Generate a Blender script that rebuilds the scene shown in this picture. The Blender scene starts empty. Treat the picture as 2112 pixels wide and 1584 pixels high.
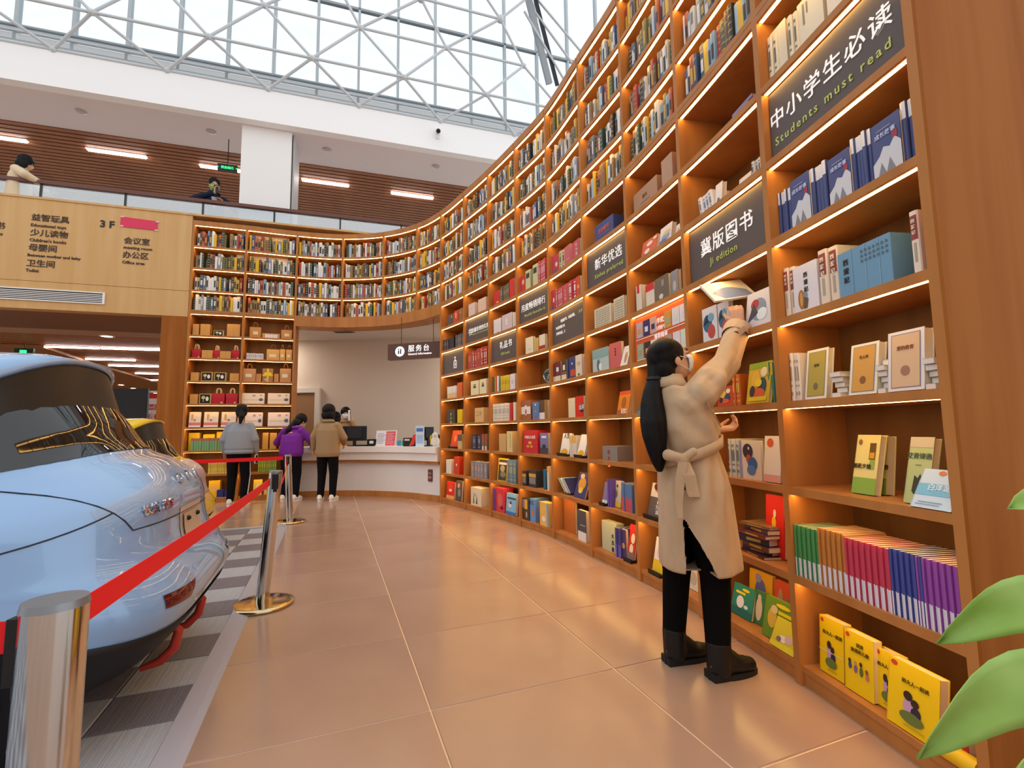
import bpy, bmesh, math, random
from mathutils import Vector, Matrix
S = bpy.context.scene
COL = S.collection
# ---------------------------------------------------------------- camera, sky, exposure
cam = bpy.data.cameras.new('camera'); CAM = bpy.data.objects.new('camera', cam); COL.objects.link(CAM)
FPX, PITCH, ROLL, CZ = 977.84, 0.095927, -0.013833, 1.17184
cam.sensor_width = 36; cam.sensor_fit = 'HORIZONTAL'; cam.lens = FPX/2112*36; cam.clip_start = .02; cam.clip_end = 300
_F = Vector((0, math.cos(PITCH), math.sin(PITCH))); _U0 = Vector((0, -math.sin(PITCH), math.cos(PITCH))); _R0 = Vector((1, 0, 0))
_R = math.cos(ROLL)*_R0 + math.sin(ROLL)*_U0; _U = -math.sin(ROLL)*_R0 + math.cos(ROLL)*_U0
CAM.matrix_world = Matrix(((_R.x, _U.x, -_F.x, 0), (_R.y, _U.y, -_F.y, 0), (_R.z, _U.z, -_F.z, CZ), (0, 0, 0, 1)))
S.camera = CAM
W = bpy.data.worlds.new('sky'); S.world = W; W.use_nodes = True
_bg = W.node_tree.nodes['Background']; _bg.inputs[0].default_value = (.93, .97, 1.0, 1); _bg.inputs[1].default_value = 1.0
S.view_settings.view_transform = 'Standard'; S.view_settings.look = 'None'; S.view_settings.gamma = 1
S.view_settings.use_curve_mapping = False; S.view_settings.exposure = 0.35
cy = S.cycles
cy.use_denoising = True; cy.max_bounces = 6; cy.diffuse_bounces = 3; cy.glossy_bounces = 3; cy.transmission_bounces = 4
cy.transparent_max_bounces = 8; cy.caustics_reflective = False; cy.caustics_refractive = False; cy.sample_clamp_indirect = 6
cy.use_adaptive_sampling = True; cy.adaptive_threshold = .02
rnd = random.Random(7)
# ---------------------------------------------------------------- materials
def lin(c):
    return c/12.92 if c <= .04045 else ((c+.055)/1.055)**2.4
def rgb(h):
    h = h.lstrip('#'); return tuple(lin(int(h[i:i+2], 16)/255) for i in (0, 2, 4))
_M = {}
def M(h, rough=.55, metal=0, spec=.4, emit=0, coat=0):
    k = (h, rough, metal, spec, emit, coat)
    if k in _M: return _M[k]
    m = bpy.data.materials.new('paint'); m.use_nodes = True; b = m.node_tree.nodes['Principled BSDF']
    c = (*rgb(h), 1); b.inputs['Base Color'].default_value = c; b.inputs['Roughness'].default_value = rough
    b.inputs['Metallic'].default_value = metal; b.inputs['Specular IOR Level'].default_value = spec
    if emit: b.inputs['Emission Color'].default_value = c; b.inputs['Emission Strength'].default_value = emit
    if coat: b.inputs['Coat Weight'].default_value = coat; b.inputs['Coat Roughness'].default_value = .03
    m.diffuse_color = c; _M[k] = m; return m
def noisy(name, c1, c2, scale, rough=.5, spec=.4, detail=4, bump=0, contrast=(.35, .65), coat=0, sheen=0):
    """two colours mixed by stretched noise in object space: wood grain, stone, cloth"""
    m = bpy.data.materials.new(name); m.use_nodes = True; nt = m.node_tree; b = nt.nodes['Principled BSDF']
    tc = nt.nodes.new('ShaderNodeTexCoord'); mp = nt.nodes.new('ShaderNodeMapping'); mp.inputs['Scale'].default_value = scale
    nz = nt.nodes.new('ShaderNodeTexNoise'); nz.inputs['Scale'].default_value = 1; nz.inputs['Detail'].default_value = detail
    rp = nt.nodes.new('ShaderNodeValToRGB'); rp.color_ramp.elements[0].position = contrast[0]; rp.color_ramp.elements[1].position = contrast[1]
    rp.color_ramp.elements[0].color = (*rgb(c1), 1); rp.color_ramp.elements[1].color = (*rgb(c2), 1)
    L = nt.links.new
    L(tc.outputs['Object'], mp.inputs[0]); L(mp.outputs[0], nz.inputs['Vector']); L(nz.outputs[0], rp.inputs[0]); L(rp.outputs[0], b.inputs['Base Color'])
    b.inputs['Roughness'].default_value = rough; b.inputs['Specular IOR Level'].default_value = spec
    if coat: b.inputs['Coat Weight'].default_value = coat; b.inputs['Coat Roughness'].default_value = .1
    if sheen: b.inputs['Sheen Weight'].default_value = sheen
    if bump:
        bm_ = nt.nodes.new('ShaderNodeBump'); bm_.inputs['Strength'].default_value = bump; bm_.inputs['Distance'].default_value = .01
        L(nz.outputs[0], bm_.inputs['Height']); L(bm_.outputs[0], b.inputs['Normal'])
    return m
def glass(name, tint, transp=.9, rough=.03):
    m = bpy.data.materials.new(name); m.use_nodes = True; nt = m.node_tree; nt.nodes.clear()
    o = nt.nodes.new('ShaderNodeOutputMaterial'); mx = nt.nodes.new('ShaderNodeMixShader'); t = nt.nodes.new('ShaderNodeBsdfTransparent'); g = nt.nodes.new('ShaderNodeBsdfGlossy')
    t.inputs[0].default_value = (*rgb(tint), 1); g.inputs['Roughness'].default_value = rough; mx.inputs[0].default_value = 1-transp
    nt.links.new(t.outputs[0], mx.inputs[1]); nt.links.new(g.outputs[0], mx.inputs[2]); nt.links.new(mx.outputs[0], o.inputs[0]); return m
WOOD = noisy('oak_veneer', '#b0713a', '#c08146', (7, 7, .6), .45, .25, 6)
WOODB = noisy('oak_back', '#704a24', '#82592e', (6, 6, .5), .5, .3, 6)  # oak darkened so the recess shade sits in the back panel colour
WOODE = noisy('oak_end_panel', '#96561f', '#ac6a30', (9, 9, .5), .6, .12, 6)
WOODL = noisy('light_oak', '#d3a468', '#dcb27a', (9, 9, .6), .5, .3, 7, contrast=(.3, .7))
BROWN = noisy('brown_slat', '#8f5836', '#9b643e', (2, 2, 2), .55, .3)
DARKW = M('#5a3424', .6)
LED = M('#ffc870', .5, emit=17)
TUBE = M('#fff2ee', .5, emit=22)
WHITE = M('#f4f2f0', .6); OFFW = M('#e6e2dc', .6)
STEEL = M('#d6d6d4', .12, 1); STEELG = M('#c9b48c', .14, 1)
BLACK = M('#141416', .45); RUBBER = M('#1c1b1e', .8, spec=.15)
PAGE = M('#efe2c4', .8, spec=.1)
PAPER = M('#f0ece6', .7)
GLASS = glass('pane', '#f2f8fa', .62); SKYGLASS = glass('sky_pane', '#f6fafc', .95, .1)
# ---------------------------------------------------------------- mesh helpers
class MB:
    def __init__(s): s.v = []; s.f = []; s.m = []; s.mats = []; s.sm = []
    def mi(s, m):
        if m not in s.mats: s.mats.append(m)
        return s.mats.index(m)
    def add(s, vs, fs, m, smooth=False):
        o = len(s.v); s.v += [tuple(v) for v in vs]; i = s.mi(m)
        for f in fs: s.f.append(tuple(o+k for k in f)); s.m.append(i); s.sm.append(smooth)
    def box(s, a, b, m):
        (x0, y0, z0), (x1, y1, z1) = a, b
        s.add([(x0, y0, z0), (x1, y0, z0), (x1, y1, z0), (x0, y1, z0), (x0, y0, z1), (x1, y0, z1), (x1, y1, z1), (x0, y1, z1)],
              [(3, 2, 1, 0), (4, 5, 6, 7), (0, 1, 5, 4), (1, 2, 6, 5), (2, 3, 7, 6), (3, 0, 4, 7)], m)
    def obox(s, o, ax, ay, az, m):
        """box spanned from corner o by three vectors"""
        o, ax, ay, az = map(Vector, (o, ax, ay, az))
        vs = [o, o+ax, o+ax+ay, o+ay, o+az, o+ax+az, o+ax+ay+az, o+ay+az]
        fs = [(3, 2, 1, 0), (4, 5, 6, 7), (0, 1, 5, 4), (1, 2, 6, 5), (2, 3, 7, 6), (3, 0, 4, 7)]
        if ax.cross(ay).dot(az) < 0: fs = [f[::-1] for f in fs]
        s.add(vs, fs, m)
    def prism(s, pts, h, m):
        """flat polygon pts extruded by vector h"""
        n = len(pts); h = Vector(h); vs = [Vector(p) for p in pts]; vs += [v+h for v in vs]
        s.add(vs, [tuple(range(n))[::-1], tuple(range(n, 2*n))]+[(i, (i+1) % n, n+(i+1) % n, n+i) for i in range(n)], m)
    def tube(s, pts, r, m, seg=8, caps=True, smooth=True):
        pts = [Vector(p) for p in pts]; n = len(pts); rs = r if isinstance(r, (list, tuple)) else [r]*n; vs = []; fs = []
        up = None
        for i, p in enumerate(pts):
            t = (pts[min(i+1, n-1)]-pts[max(i-1, 0)]).normalized()
            if up is None: up = Vector((0, 0, 1)) if abs(t.z) < .9 else Vector((1, 0, 0))
            a = t.cross(up).normalized(); b = a.cross(t).normalized(); up = b
            for k in range(seg):
                q = 2*math.pi*k/seg; vs.append(p+(a*math.cos(q)+b*math.sin(q))*rs[i])
        for i in range(n-1):
            for k in range(seg):
                j = (k+1) % seg; fs.append((i*seg+k, i*seg+j, (i+1)*seg+j, (i+1)*seg+k))
        s.add(vs, fs, m, smooth)
        if caps: s.add(vs[:seg], [tuple(range(seg))[::-1]], m); s.add(vs[-seg:], [tuple(range(seg))], m)
    def lathe(s, prof, m, c=(0, 0, 0), seg=24, smooth=True):
        vs = []; fs = []; n = len(prof); c = Vector(c)
        for r, z in prof:
            for k in range(seg):
                q = 2*math.pi*k/seg; vs.append(c+Vector((r*math.cos(q), r*math.sin(q), z)))
        for i in range(n-1):
            for k in range(seg):
                j = (k+1) % seg; fs.append((i*seg+k, i*seg+j, (i+1)*seg+j, (i+1)*seg+k))
        s.add(vs, fs, m, smooth)
    def loft(s, rings, m, close=True, caps=True, smooth=True):
        n = len(rings[0]); vs = [v for r in rings for v in r]; fs = []
        for i in range(len(rings)-1):
            for k in range(n if close else n-1):
                j = (k+1) % n; fs.append((i*n+k, i*n+j, (i+1)*n+j, (i+1)*n+k))
        if caps: fs += [tuple(range(n))[::-1], tuple(range((len(rings)-1)*n, len(rings)*n))]
        s.add(vs, fs, m, smooth)
    def ball(s, c, r, m, seg=12, rings=8, mat3=None):
        c = Vector(c); rr = r if isinstance(r, (list, tuple)) else (r, r, r); vs = []; fs = []
        for i in range(rings+1):
            a = math.pi*i/rings
            for k in range(seg):
                q = 2*math.pi*k/seg; v = Vector((rr[0]*math.sin(a)*math.cos(q), rr[1]*math.sin(a)*math.sin(q), rr[2]*math.cos(a)))
                if mat3: v = mat3 @ v
                vs.append(c+v)
        for i in range(rings):
            for k in range(seg):
                j = (k+1) % seg; fs.append((i*seg+k, (i+1)*seg+k, (i+1)*seg+j, i*seg+j))
        s.add(vs, fs, m, True)
    def mesh(s, name):
        me = bpy.data.meshes.new(name); me.from_pydata(s.v, [], s.f)
        for m in s.mats: me.materials.append(m)
        me.polygons.foreach_set('material_index', s.m); me.polygons.foreach_set('use_smooth', s.sm); me.update(); return me
    def build(s, name, parent=None, kind=None, label=None):
        o = bpy.data.objects.new(name, s.mesh(name)); COL.objects.link(o)
        if parent: o.parent = parent
        if kind: o['kind'] = kind
        if label: o['label'] = label
        return o
def tag(o, label, cat, group=None):
    o['label'] = label; o['category'] = cat
    if group: o['group'] = group
    return o
def thing(name, label, cat, loc=(0, 0, 0), rot=0, group=None):
    o = bpy.data.objects.new(name, None); COL.objects.link(o); o.location = loc; o.rotation_euler = (0, 0, rot); o.empty_display_size = .1
    return tag(o, label, cat, group)
def struct(name, parent=None):
    o = bpy.data.objects.new(name, None); COL.objects.link(o); o['kind'] = 'structure'
    if parent: o.parent = parent
    return o
def inst(name, me, parent, mat=None):
    o = bpy.data.objects.new(name, me); COL.objects.link(o); o.parent = parent
    if mat is not None: o.matrix_local = mat
    return o
def text_mesh(body, size, align='CENTER', bold=0, depth=.0, spacing=1):
    cu = bpy.data.curves.new('text', 'FONT'); cu.body = body; cu.size = size; cu.align_x = align; cu.offset = bold*size; cu.extrude = depth
    cu.space_character = spacing; cu.resolution_u = 2
    o = bpy.data.objects.new('text', cu); COL.objects.link(o); dg = bpy.context.evaluated_depsgraph_get()
    me = bpy.data.meshes.new_from_object(o.evaluated_get(dg)); bpy.data.objects.remove(o); bpy.data.curves.remove(cu); return me
def frame(o, x, y):
    """matrix with local x, y along two directions"""
    x = Vector(x).normalized(); y = Vector(y).normalized(); z = x.cross(y).normalized()
    return Matrix(((x.x, y.x, z.x, o[0]), (x.y, y.y, z.y, o[1]), (x.z, y.z, z.z, o[2]), (0, 0, 0, 1)))
def text(body, size, mat4, m, parent, name='lettering', align='CENTER', bold=.01, depth=.0008, sx=1, spacing=1):
    me = text_mesh(body, size, align, bold, depth, spacing); me.materials.clear(); me.materials.append(m)
    if sx != 1: me.transform(Matrix.Diagonal((sx, 1, 1, 1)))
    o = bpy.data.objects.new(name, me); COL.objects.link(o); o.parent = parent
    o.matrix_local = mat4
    return o


PTS=[(-5.569,8.072),(-4.767,8.319),(-3.975,8.600),(-3.18,8.766),(-2.383,8.677),(-1.686,8.329),(-1.178,7.829),(-0.723,7.183),(-0.31,6.55),(0.077,5.901),(0.431,5.235),(0.71,4.464),(0.962,3.76),(1.146,3.022),(1.29,2.267),(1.391,1.54)]
Z1=.452; SP=.40; DIV=.036
def spline(s):
    n=len(PTS)-1; s=max(0,min(n,s)); k=min(int(s),n-1); t=s-k
    def P(i):
        if i<0: return tuple(2*a-b for a,b in zip(PTS[0],PTS[1]))
        if i>n: return tuple(2*a-b for a,b in zip(PTS[n],PTS[n-1]))
        return PTS[i]
    p0,p1,p2,p3=P(k-1),P(k),P(k+1),P(k+2); r=[];d=[]
    for i in (0,1):
        a=2*p1[i];b=p2[i]-p0[i];c=2*p0[i]-5*p1[i]+4*p2[i]-p3[i];e=-p0[i]+3*p1[i]-3*p2[i]+p3[i]
        r.append(.5*(a+b*t+c*t*t+e*t*t*t)); d.append(.5*(b+2*c*t+3*e*t*t))
    L=math.hypot(*d); return r,(d[0]/L,d[1]/L),L
def bp(k,u,v):
    """bay k (0..14), u 0..1 between the inner faces, v into the shelf"""
    _,_,L=spline(k+.5)
    um=1-(DIV/L if k<14 else 0)
    (x,y),(tx,ty),_=spline(k+u*um)
    return x-ty*v, y+tx*v, tx, ty
def baywidth(k):
    a=bp(k,0,0);b=bp(k,1,0); return math.hypot(a[0]-b[0],a[1]-b[1])
def LZ(i): return Z1+(i-1)*SP     # underside of shelf i
def BT(r):                          # top of the board that row r stands on
    if r==1: return .087
    return LZ(r-1)+(.075 if r-1==8 else .035)
# ---------------------------------------------------------------- floor
FD = Vector((.9522, .3054, 0)); FN = Vector((-.3054, .9522, 0)); F0 = Vector((-5.569, 8.072, 0))   # long straight facade line
def fp(a, d, z): return F0+FD*a+FN*d+Vector((0, 0, z))
ANG = .364969; TU = Vector((math.cos(ANG), math.sin(ANG), 0)); TV = Vector((-math.sin(ANG), math.cos(ANG), 0)); TO = Vector((-.36275, 2.12152, 0)); TW, TD = .90527, .77034
floor = struct('floor')
TILE = noisy('brown_stone', '#a28270', '#b3937e', (1.6, 1.6, 1.6), .2, .55, 5, contrast=(.25, .8)); GROUT = M('#e2bd98', .7)
mb = MB(); mb.box((-26, -6, -.06), (9, 30, -.004), GROUT); mb.build('grout_bed', floor)
mb = MB(); g = .0035; b_ = .003
vs = [(g, g, -.02), (TW-g, g, -.02), (TW-g, TD-g, -.02), (g, TD-g, -.02)]
vs += [(g, g, -b_), (TW-g, g, -b_), (TW-g, TD-g, -b_), (g, TD-g, -b_), (g+b_, g+b_, 0), (TW-g-b_, g+b_, 0), (TW-g-b_, TD-g-b_, 0), (g+b_, TD-g-b_, 0)]
fs = [(8, 9, 10, 11)]+[(i, (i+1) % 4, 4+(i+1) % 4, 4+i) for i in range(4)]+[(4+i, 4+(i+1) % 4, 8+(i+1) % 4, 8+i) for i in range(4)]
mb.add(vs, fs, TILE); tme = mb.mesh('tile'); far = MB()
MATE = Vector((-1.18, 1.79, 0)); MATD = Vector((-3.08, 6.70, 0))-MATE; MATD.normalize(); MATN = Vector((-MATD.y, MATD.x, 0))   # N points under the cars
nt_ = 0
for i in range(-14, 9):
    for j in range(-9, 24):
        o = TO+TU*(TW*i)+TV*(TD*j); c = o+TU*TW/2+TV*TD/2
        if c.y < -4 or c.y > 26: continue
        m4 = frame(o, TU, TV)
        if -2 <= i <= 3 and c.y < 11.5 and c.y > -.6 and (c-MATE).dot(MATN) < .5:
            inst('tile', tme, floor, m4); nt_ += 1
        else:
            n0 = len(far.v); far.v += [tuple(m4 @ Vector(v)) for v in vs]; k = far.mi(TILE)
            for f in fs: far.f.append(tuple(n0+q for q in f)); far.m.append(k); far.sm.append(False)
far.build('outer_tiles', floor, kind='stuff')
# ---------------------------------------------------------------- facade under the balcony, parapet, balustrade
wl = struct('wall_left')
mb = MB()
mb.obox(fp(-6, 0, 3.655), FD*5.96, FN*.2, (0, 0, 1.365), WOODL); mb.build('upper_panel', wl)
mb = MB(); mb.obox(fp(-6, .002, 3.2), FD*5.96, FN*.2, (0, 0, .449), WOODL); mb.build('lower_panel', wl)
mb = MB(); mb.obox(fp(-6, -.015, 5.02), FD*12.2, FN*.24, (0, 0, .035), WOODL); mb.build('ledge', wl)
mb = MB(); mb.obox(fp(0, .42, 4.9), FD*6.4, FN*.1, (0, 0, .12), WOODL); mb.build('parapet', wl)
INK = M('#4a352a', .45)
def sign(a, z, s, size, bold=.012, al='LEFT', m=INK):
    if s[0] < 'z' and size < .1: z -= .022; size *= .9
    else: z += .008
    return text(s, size, frame(fp(a, -.004, z), FD, (0, 0, 1)), m, wl, 'lettering', al, bold, .004)
for a, z, s, size in ((-2.285, 4.655, '益智玩具', .125), (-2.285, 4.575, 'Educational toys', .078), (-2.285, 4.40, '少儿读物', .125), (-2.285, 4.325, "Children's books", .078), (-2.29, 4.15, '母婴间', .125),
                      (-2.295, 4.075, 'Between mother and baby', .072), (-2.3, 3.89, '卫生间', .125), (-2.3, 3.82, 'Toilet', .078), (-1.025, 4.405, '会议室', .125), (-1.025, 4.335, 'meeting room', .08), (-1.03, 4.155, '办公区', .125),
                      (-1.03, 4.075, 'Office area', .08), (-3.1, 4.38, 'Literature books', .078), (-3.1, 4.46, '文学图书', .125)): sign(a, z, s, size)
sign(-1.375, 4.645, '3 F', .165, .03, m=M('#2a2523', .3))
t = thing('red_paper', 'red paper strip taped over the lettering beside the 3F sign', 'paper', fp(-1.09, -.012, 4.69))
mb = MB(); mb.prism([FD*0, FD*.535+Vector((0, 0, -.01)), FD*.53+Vector((0, 0, .155)), FD*.005+Vector((0, 0, .175))], FN*.004, M('#e2365c', .5)); mb.build('sheet', t)
mb = MB()
for a, z in ((.0, .0), (.51, .135), (.0, .165), (.5, -.02)): mb.obox(FD*a+FN*-.003+Vector((0, 0, z)), FD*.05, FN*.002, (0, 0, .022), M('#f0c8cc', .2))
mb.build('tape', t, kind='stuff')
v = thing('air_vent', 'long white linear air grille in the light oak facade', 'vent', fp(-3.6, -.02, 3.43))
mb = MB(); L_ = 2.37
mb.obox((0, 0, -.1), FD*L_, FN*.02, (0, 0, .018), WHITE); mb.obox((0, 0, .08), FD*L_, FN*.02, (0, 0, .018), WHITE); mb.obox(FD*(L_-.03)+Vector((0, 0, -.082)), FD*.03, FN*.02, (0, 0, .162), WHITE); mb.build('frame', v)
mb = MB(); mb.obox(FN*.012+Vector((0, 0, -.082)), FD*(L_-.03), FN*.006, (0, 0, .162), M('#2a2a2e')); mb.build('duct', v)
mb = MB(); mb.obox((0, 0, 0), FD*(L_-.03), FN*.012, (0, 0, .012), WHITE); bl = mb.mesh('blade')
for i in range(5): inst('blade', bl, v, Matrix.Translation((0, 0, -.066+.028*i)))
# balustrade: handrail, posts, panes
rail = thing('balustrade', 'brown capped glass balustrade along the upper floor edge', 'railing', fp(0, .16, 5.055))
mb = MB(); mb.obox(FD*-6+Vector((0, 0, .29))-FN*.05, FD*11, FN*.1, (0, 0, .055), M('#6b4236', .4)); mb.build('handrail', rail)
mb = MB(); mb.obox(FD*0-FN*.015, FD*.03, FN*.03, (0, 0, .29), M('#3a3634', .4)); pm = mb.mesh('post')
mb = MB(); mb.obox(FD*.03-FN*.006, FD*1.14, FN*.012, (0, 0, .285), GLASS); gm = mb.mesh('pane')
for i in range(-5, 5):
    inst('post', pm, rail, Matrix.Translation(FD*(i*1.17+.05))); inst('pane', gm, rail, Matrix.Translation(FD*(i*1.17+.05)))
# upper floor
fu = struct('floor_upper'); mb = MB(); mb.obox(fp(-8, .2, 4.15), FD*16, FN*12, (0, 0, .15), OFFW); mb.build('slab', fu)
col_ = struct('wall_pillar'); mb = MB(); mb.obox(fp(.62, .22, 4.3), FD*.86, FN*.86, (0, 0, 2.7), WHITE); mb.build('pillar', col_)
mb = MB(); mb.obox(fp(1.5, .3, 4.3), FD*.03, FN*.7, (0, 0, 2.7), M('#b8b4b2')); mb.build('edge_trim', col_)
band = struct('trim_1'); mb = MB(); mb.obox(fp(-9, 0, 7.0), FD*18, FN*.18, (0, 0, .66), M('#fbfafa', .7)); mb.build('white_band', band)
cu_ = struct('ceiling_upper'); mb = MB(); mb.obox(fp(-9, .18, 7.0), FD*18, FN*1.12, (0, 0, .1), M('#e6dcdc', .7)); mb.build('soffit', cu_)
mb = MB(); mb.obox(fp(-9, 1.3, 7.06), FD*18, FN*6, (0, 0, .05), DARKW); mb.build('backing', cu_)
mb = MB(); mb.obox((0, 0, 0), FD*18, FN*.10, (0, 0, .07), BROWN); sm = mb.mesh('slat')
for i in range(36): inst('slat', sm, cu_, Matrix.Translation(fp(-9, 1.31+.145*i, 6.985)))
mb = MB()
for x0, y0, x1, y1 in ((-8.55, 9.11, -7.63, 9.45), (-4.76, 10.4, -3.81, 10.72), (-2.88, 11.09, -1.91, 11.34), (-6.7, 9.78, -5.75, 10.08), (-10.4, 8.55, -9.57, 8.82)):
    mid = ((x0+x1)/2, (y0+y1)/2, 6.96)
    lamp = thing('ceiling_lamp', 'slim white linear lamp on the slatted ceiling above the balcony', 'lamp', mid, group='linear lamps above the balcony')
    m1 = MB(); m1.obox(FD*-.52+FN*-.05+Vector((0, 0, .012)), FD*1.04, FN*.1, (0, 0, .02), WHITE); m1.build('housing', lamp)
    m1 = MB(); m1.obox(FD*-.5+FN*-.042+Vector((0, 0, -.012)), FD*1.0, FN*.084, (0, 0, .024), TUBE); m1.build('diffuser', lamp)
for i, (x, y) in enumerate(((60, 218), (403, 270), (695, 318), (943, 357))):
    a = (-2.05, .0, 2.1, 4.35)[i]; m1 = MB(); m1.lathe([(.09, 0), (.09, -.012), (.06, -.018), (.0, -.016)], M('#b9aeb2', .4), seg=16)
    s_ = m1.build('smoke_detector'); s_.location = fp(a, .62, 7.0); tag(s_, 'small round grey fitting in the smooth soffit above the balcony', 'detector', 'round fittings in the soffit')
e = thing('exit_sign', 'green lit exit sign with arrows under the slatted ceiling beside white pillar', 'sign', fp(.27, .75, 6.38))
mb = MB(); mb.obox(FD*-.17+FN*0+Vector((0, 0, -.07)), FD*.34, FN*.05, (0, 0, .14), M('#12211a', .4)); mb.build('housing', e)
gm2 = M('#27e070', .5, emit=2.5)
text('←  安全出口  →', .055, frame(FN*-.003+Vector((0, 0, -.02)), FD, (0, 0, 1)), gm2, e, 'lettering', bold=.02)
mb = MB(); mb.tube([FN*.02+Vector((0, 0, .07)), FN*.02+Vector((0, 0, .6))], .008, BLACK, 6); mb.build('rod', e)
c_ = thing('security_camera', 'small white security camera on the white band under the skylight', 'camera', fp(4.25, -.02, 7.25))
mb = MB(); mb.obox((0, 0, 0), FD*.08, FN*.03, (0, 0, .2), WHITE); mb.build('bracket', c_)
mb = MB(); mb.tube([FD*.04-FN*.02+Vector((0, 0, .15)), FD*.02-FN*.2+Vector((0, 0, .03))], .05, M('#d0d0d4', .4), 12); mb.build('body', c_)
mb = MB(); mb.tube([FD*.021-FN*.19+Vector((0, 0, .035)), FD*.018-FN*.215+Vector((0, 0, .02))], .04, BLACK, 12); mb.build('lens', c_)
# things seen above the rail on the upper floor
bs = thing('hanging_screen', 'dark blue display board on the upper floor past the balustrade', 'screen', fp(4.1, 1.5, 5.62))
mb = MB(); mb.obox((0, 0, 0), FD*.75, FN*.05, (0, 0, .3), M('#22365c', .4)); mb.build('panel', bs)
mb = MB(); mb.obox(FD*.76, FD*.25, FN*.05, (0, 0, .26), M('#2fa8e8', .4, emit=.4)); mb.build('bright_panel', bs)
mb = MB(); mb.obox(FD*.3+FN*.06+Vector((0, 0, -1.32)), FD*.12, FN*.05, (0, 0, 1.5), M('#44606c', .5)); mb.build('post', bs)
# ---------------------------------------------------------------- skylight
sk = struct('skylight'); SKY_ = M('#c9ced2', .45); SKYD = M('#9aa3a8', .5)
mb = MB(); mb.obox(fp(-9, .1, 7.66), FD*18, FN*.5, (0, 0, .1), M('#dadbdb', .6)); mb.build('gutter_floor', sk)
mb = MB(); mb.obox(fp(-9, .5, 7.76), FD*18, FN*.1, (0, 0, .42), M('#cfd0d0', .6)); mb.build('gutter_wall', sk)
for k, (z, d, hh, mm) in enumerate(((7.95, .40, .05, SKYD), (8.2, .46, .06, SKY_), (8.27, .42, .03, SKYD))):
    mb = MB(); mb.obox(fp(-9, d, z), FD*18, FN*.06, (0, 0, hh), mm); mb.build('sill_rail', sk)
def hitF(x, z, t):
    """point seen through facade-plane point (x along world X, z) pulled towards the room by factor t"""
    a = (x-F0.x)/FD.x; q = fp(a, 0, z); c = Vector((0, 0, CZ)); return c+(q-c)*t
rows = [[hitF(-7.65+1.555*i, 7.655, 1.0) for i in range(-2, 7)], [hitF(-7.19+1.68*i, 8.47, .955) for i in range(-2, 6)], [hitF(-8.01+1.675*i, 9.35, .955) for i in range(-1, 6)], [hitF(-6.85+1.675*i, 10.35, .94) for i in range(-1, 5)], [hitF(-7.6+1.675*i, 11.4, .92) for i in range(-1, 6)]]
def unit_tube(r):
    m1 = MB(); m1.tube([(0, 0, 0), (0, 0, 1)], r, SKY_, 8); return m1.mesh('strut')
ut = unit_tube(.026)
def strut(a, b):
    a = Vector(a); b = Vector(b); d = b-a; q = Vector((0, 0, 1)).rotation_difference(d).to_matrix().to_4x4()
    inst('strut', ut, sk, Matrix.Translation(a) @ q @ Matrix.Diagonal((1, 1, d.length, 1)))
m1 = MB(); m1.ball((0, 0, 0), .055, SKY_, 10, 7); nm = m1.mesh('node')
for r, row in enumerate(rows):
    for i, p_ in enumerate(row):
        inst('node', nm, sk, Matrix.Translation(p_) @ Matrix.Scale(1.5 if r >= 3 else 1, 4))
        if i+1 < len(row): strut(p_, row[i+1])
        if r+1 < len(rows):
            near = sorted(rows[r+1], key=lambda q: abs((q-p_).dot(FD)))[:2]
            for q in near:
                if abs((q-p_).dot(FD)) < 1.35: strut(p_, q)
m1 = MB(); m1.obox(-FD*.025, FD*.05, FN*.12, (0, 0, 1), M('#b4bcc0', .5)); mu = m1.mesh('mullion')
GH = 4.6
for i in range(-6, 14):
    for dd in ((0, .0),):
        inst('mullion', mu, sk, Matrix.Translation(fp(-2.2+.815*i, .5, 7.8)) @ Matrix.Diagonal((1, 1, GH, 1)))
m1 = MB(); m1.obox((0, 0, 0), FD*.765, FN*.01, (0, 0, 1), SKYGLASS); gp = m1.mesh('pane')
for i in range(-6, 13):
    for z0, z1 in ((8.3, 10.2), (10.25, 12.4)):
        inst('pane', gp, sk, Matrix.Translation(fp(-2.175+.815*i, .54, z0)) @ Matrix.Diagonal((1, 1, z1-z0, 1)))
mb = MB(); mb.obox(fp(-9, .5, 10.2), FD*18, FN*.08, (0, 0, .05), SKYD); mb.build('transom', sk)
# stout hip where the glazing turns behind the bookcases
mb = MB(); a = hitF(.95, 9.05, 1.0); b = hitF(.52, 10.95, .95)
mb.tube([a, b+(b-a)*.6], .085, M('#9aa0a6', .5), 4, smooth=False); mb.build('hip_beam', sk)
mb = MB(); mb.tube([a+FD*.2, b+FD*.16+(b-a)*.6], .05, M('#2c3038', .6), 4, smooth=False); mb.build('hip_gasket', sk)
for k in range(3):
    p1 = hitF(.4+.05*k, 10.7+.3*k, .95); strut(p1, p1+Vector((1.2+.5*k, .9, -1.4-.3*k)))
# ---------------------------------------------------------------- hall under the balcony
cl = struct('ceiling_lower'); mb = MB()
mb.obox(fp(-20, .2, 3.2), FD*19.98, FN*1.55, (0, 0, .1), M('#8a6248', .6)); mb.build('soffit', cl)
mb = MB(); mb.obox(fp(-20, 1.75, 3.2), FD*19.98, FN*.55, (0, 0, .08), M('#c8a488', .6)); mb.build('beam', cl)
mb = MB(); mb.obox(fp(-20, 2.3, 3.36), FD*19.98, FN*24, (0, 0, .05), M('#8a5836', .6)); mb.build('backing', cl)
mb = MB(); mb.obox((0, 0, 0), FD*12, FN*.10, (0, 0, .06), M('#b8794a', .5)); sm2 = mb.mesh('slat')
for i in range(46): inst('slat', sm2, cl, Matrix.Translation(fp(-12, 2.4+.2*i, 3.29)))
mb = MB(); P_ = [(-10.9, 10.9), (-12.24, 13.85), (-16.6, 25.4), (-26, 25.4), (-26, 6)]
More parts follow.
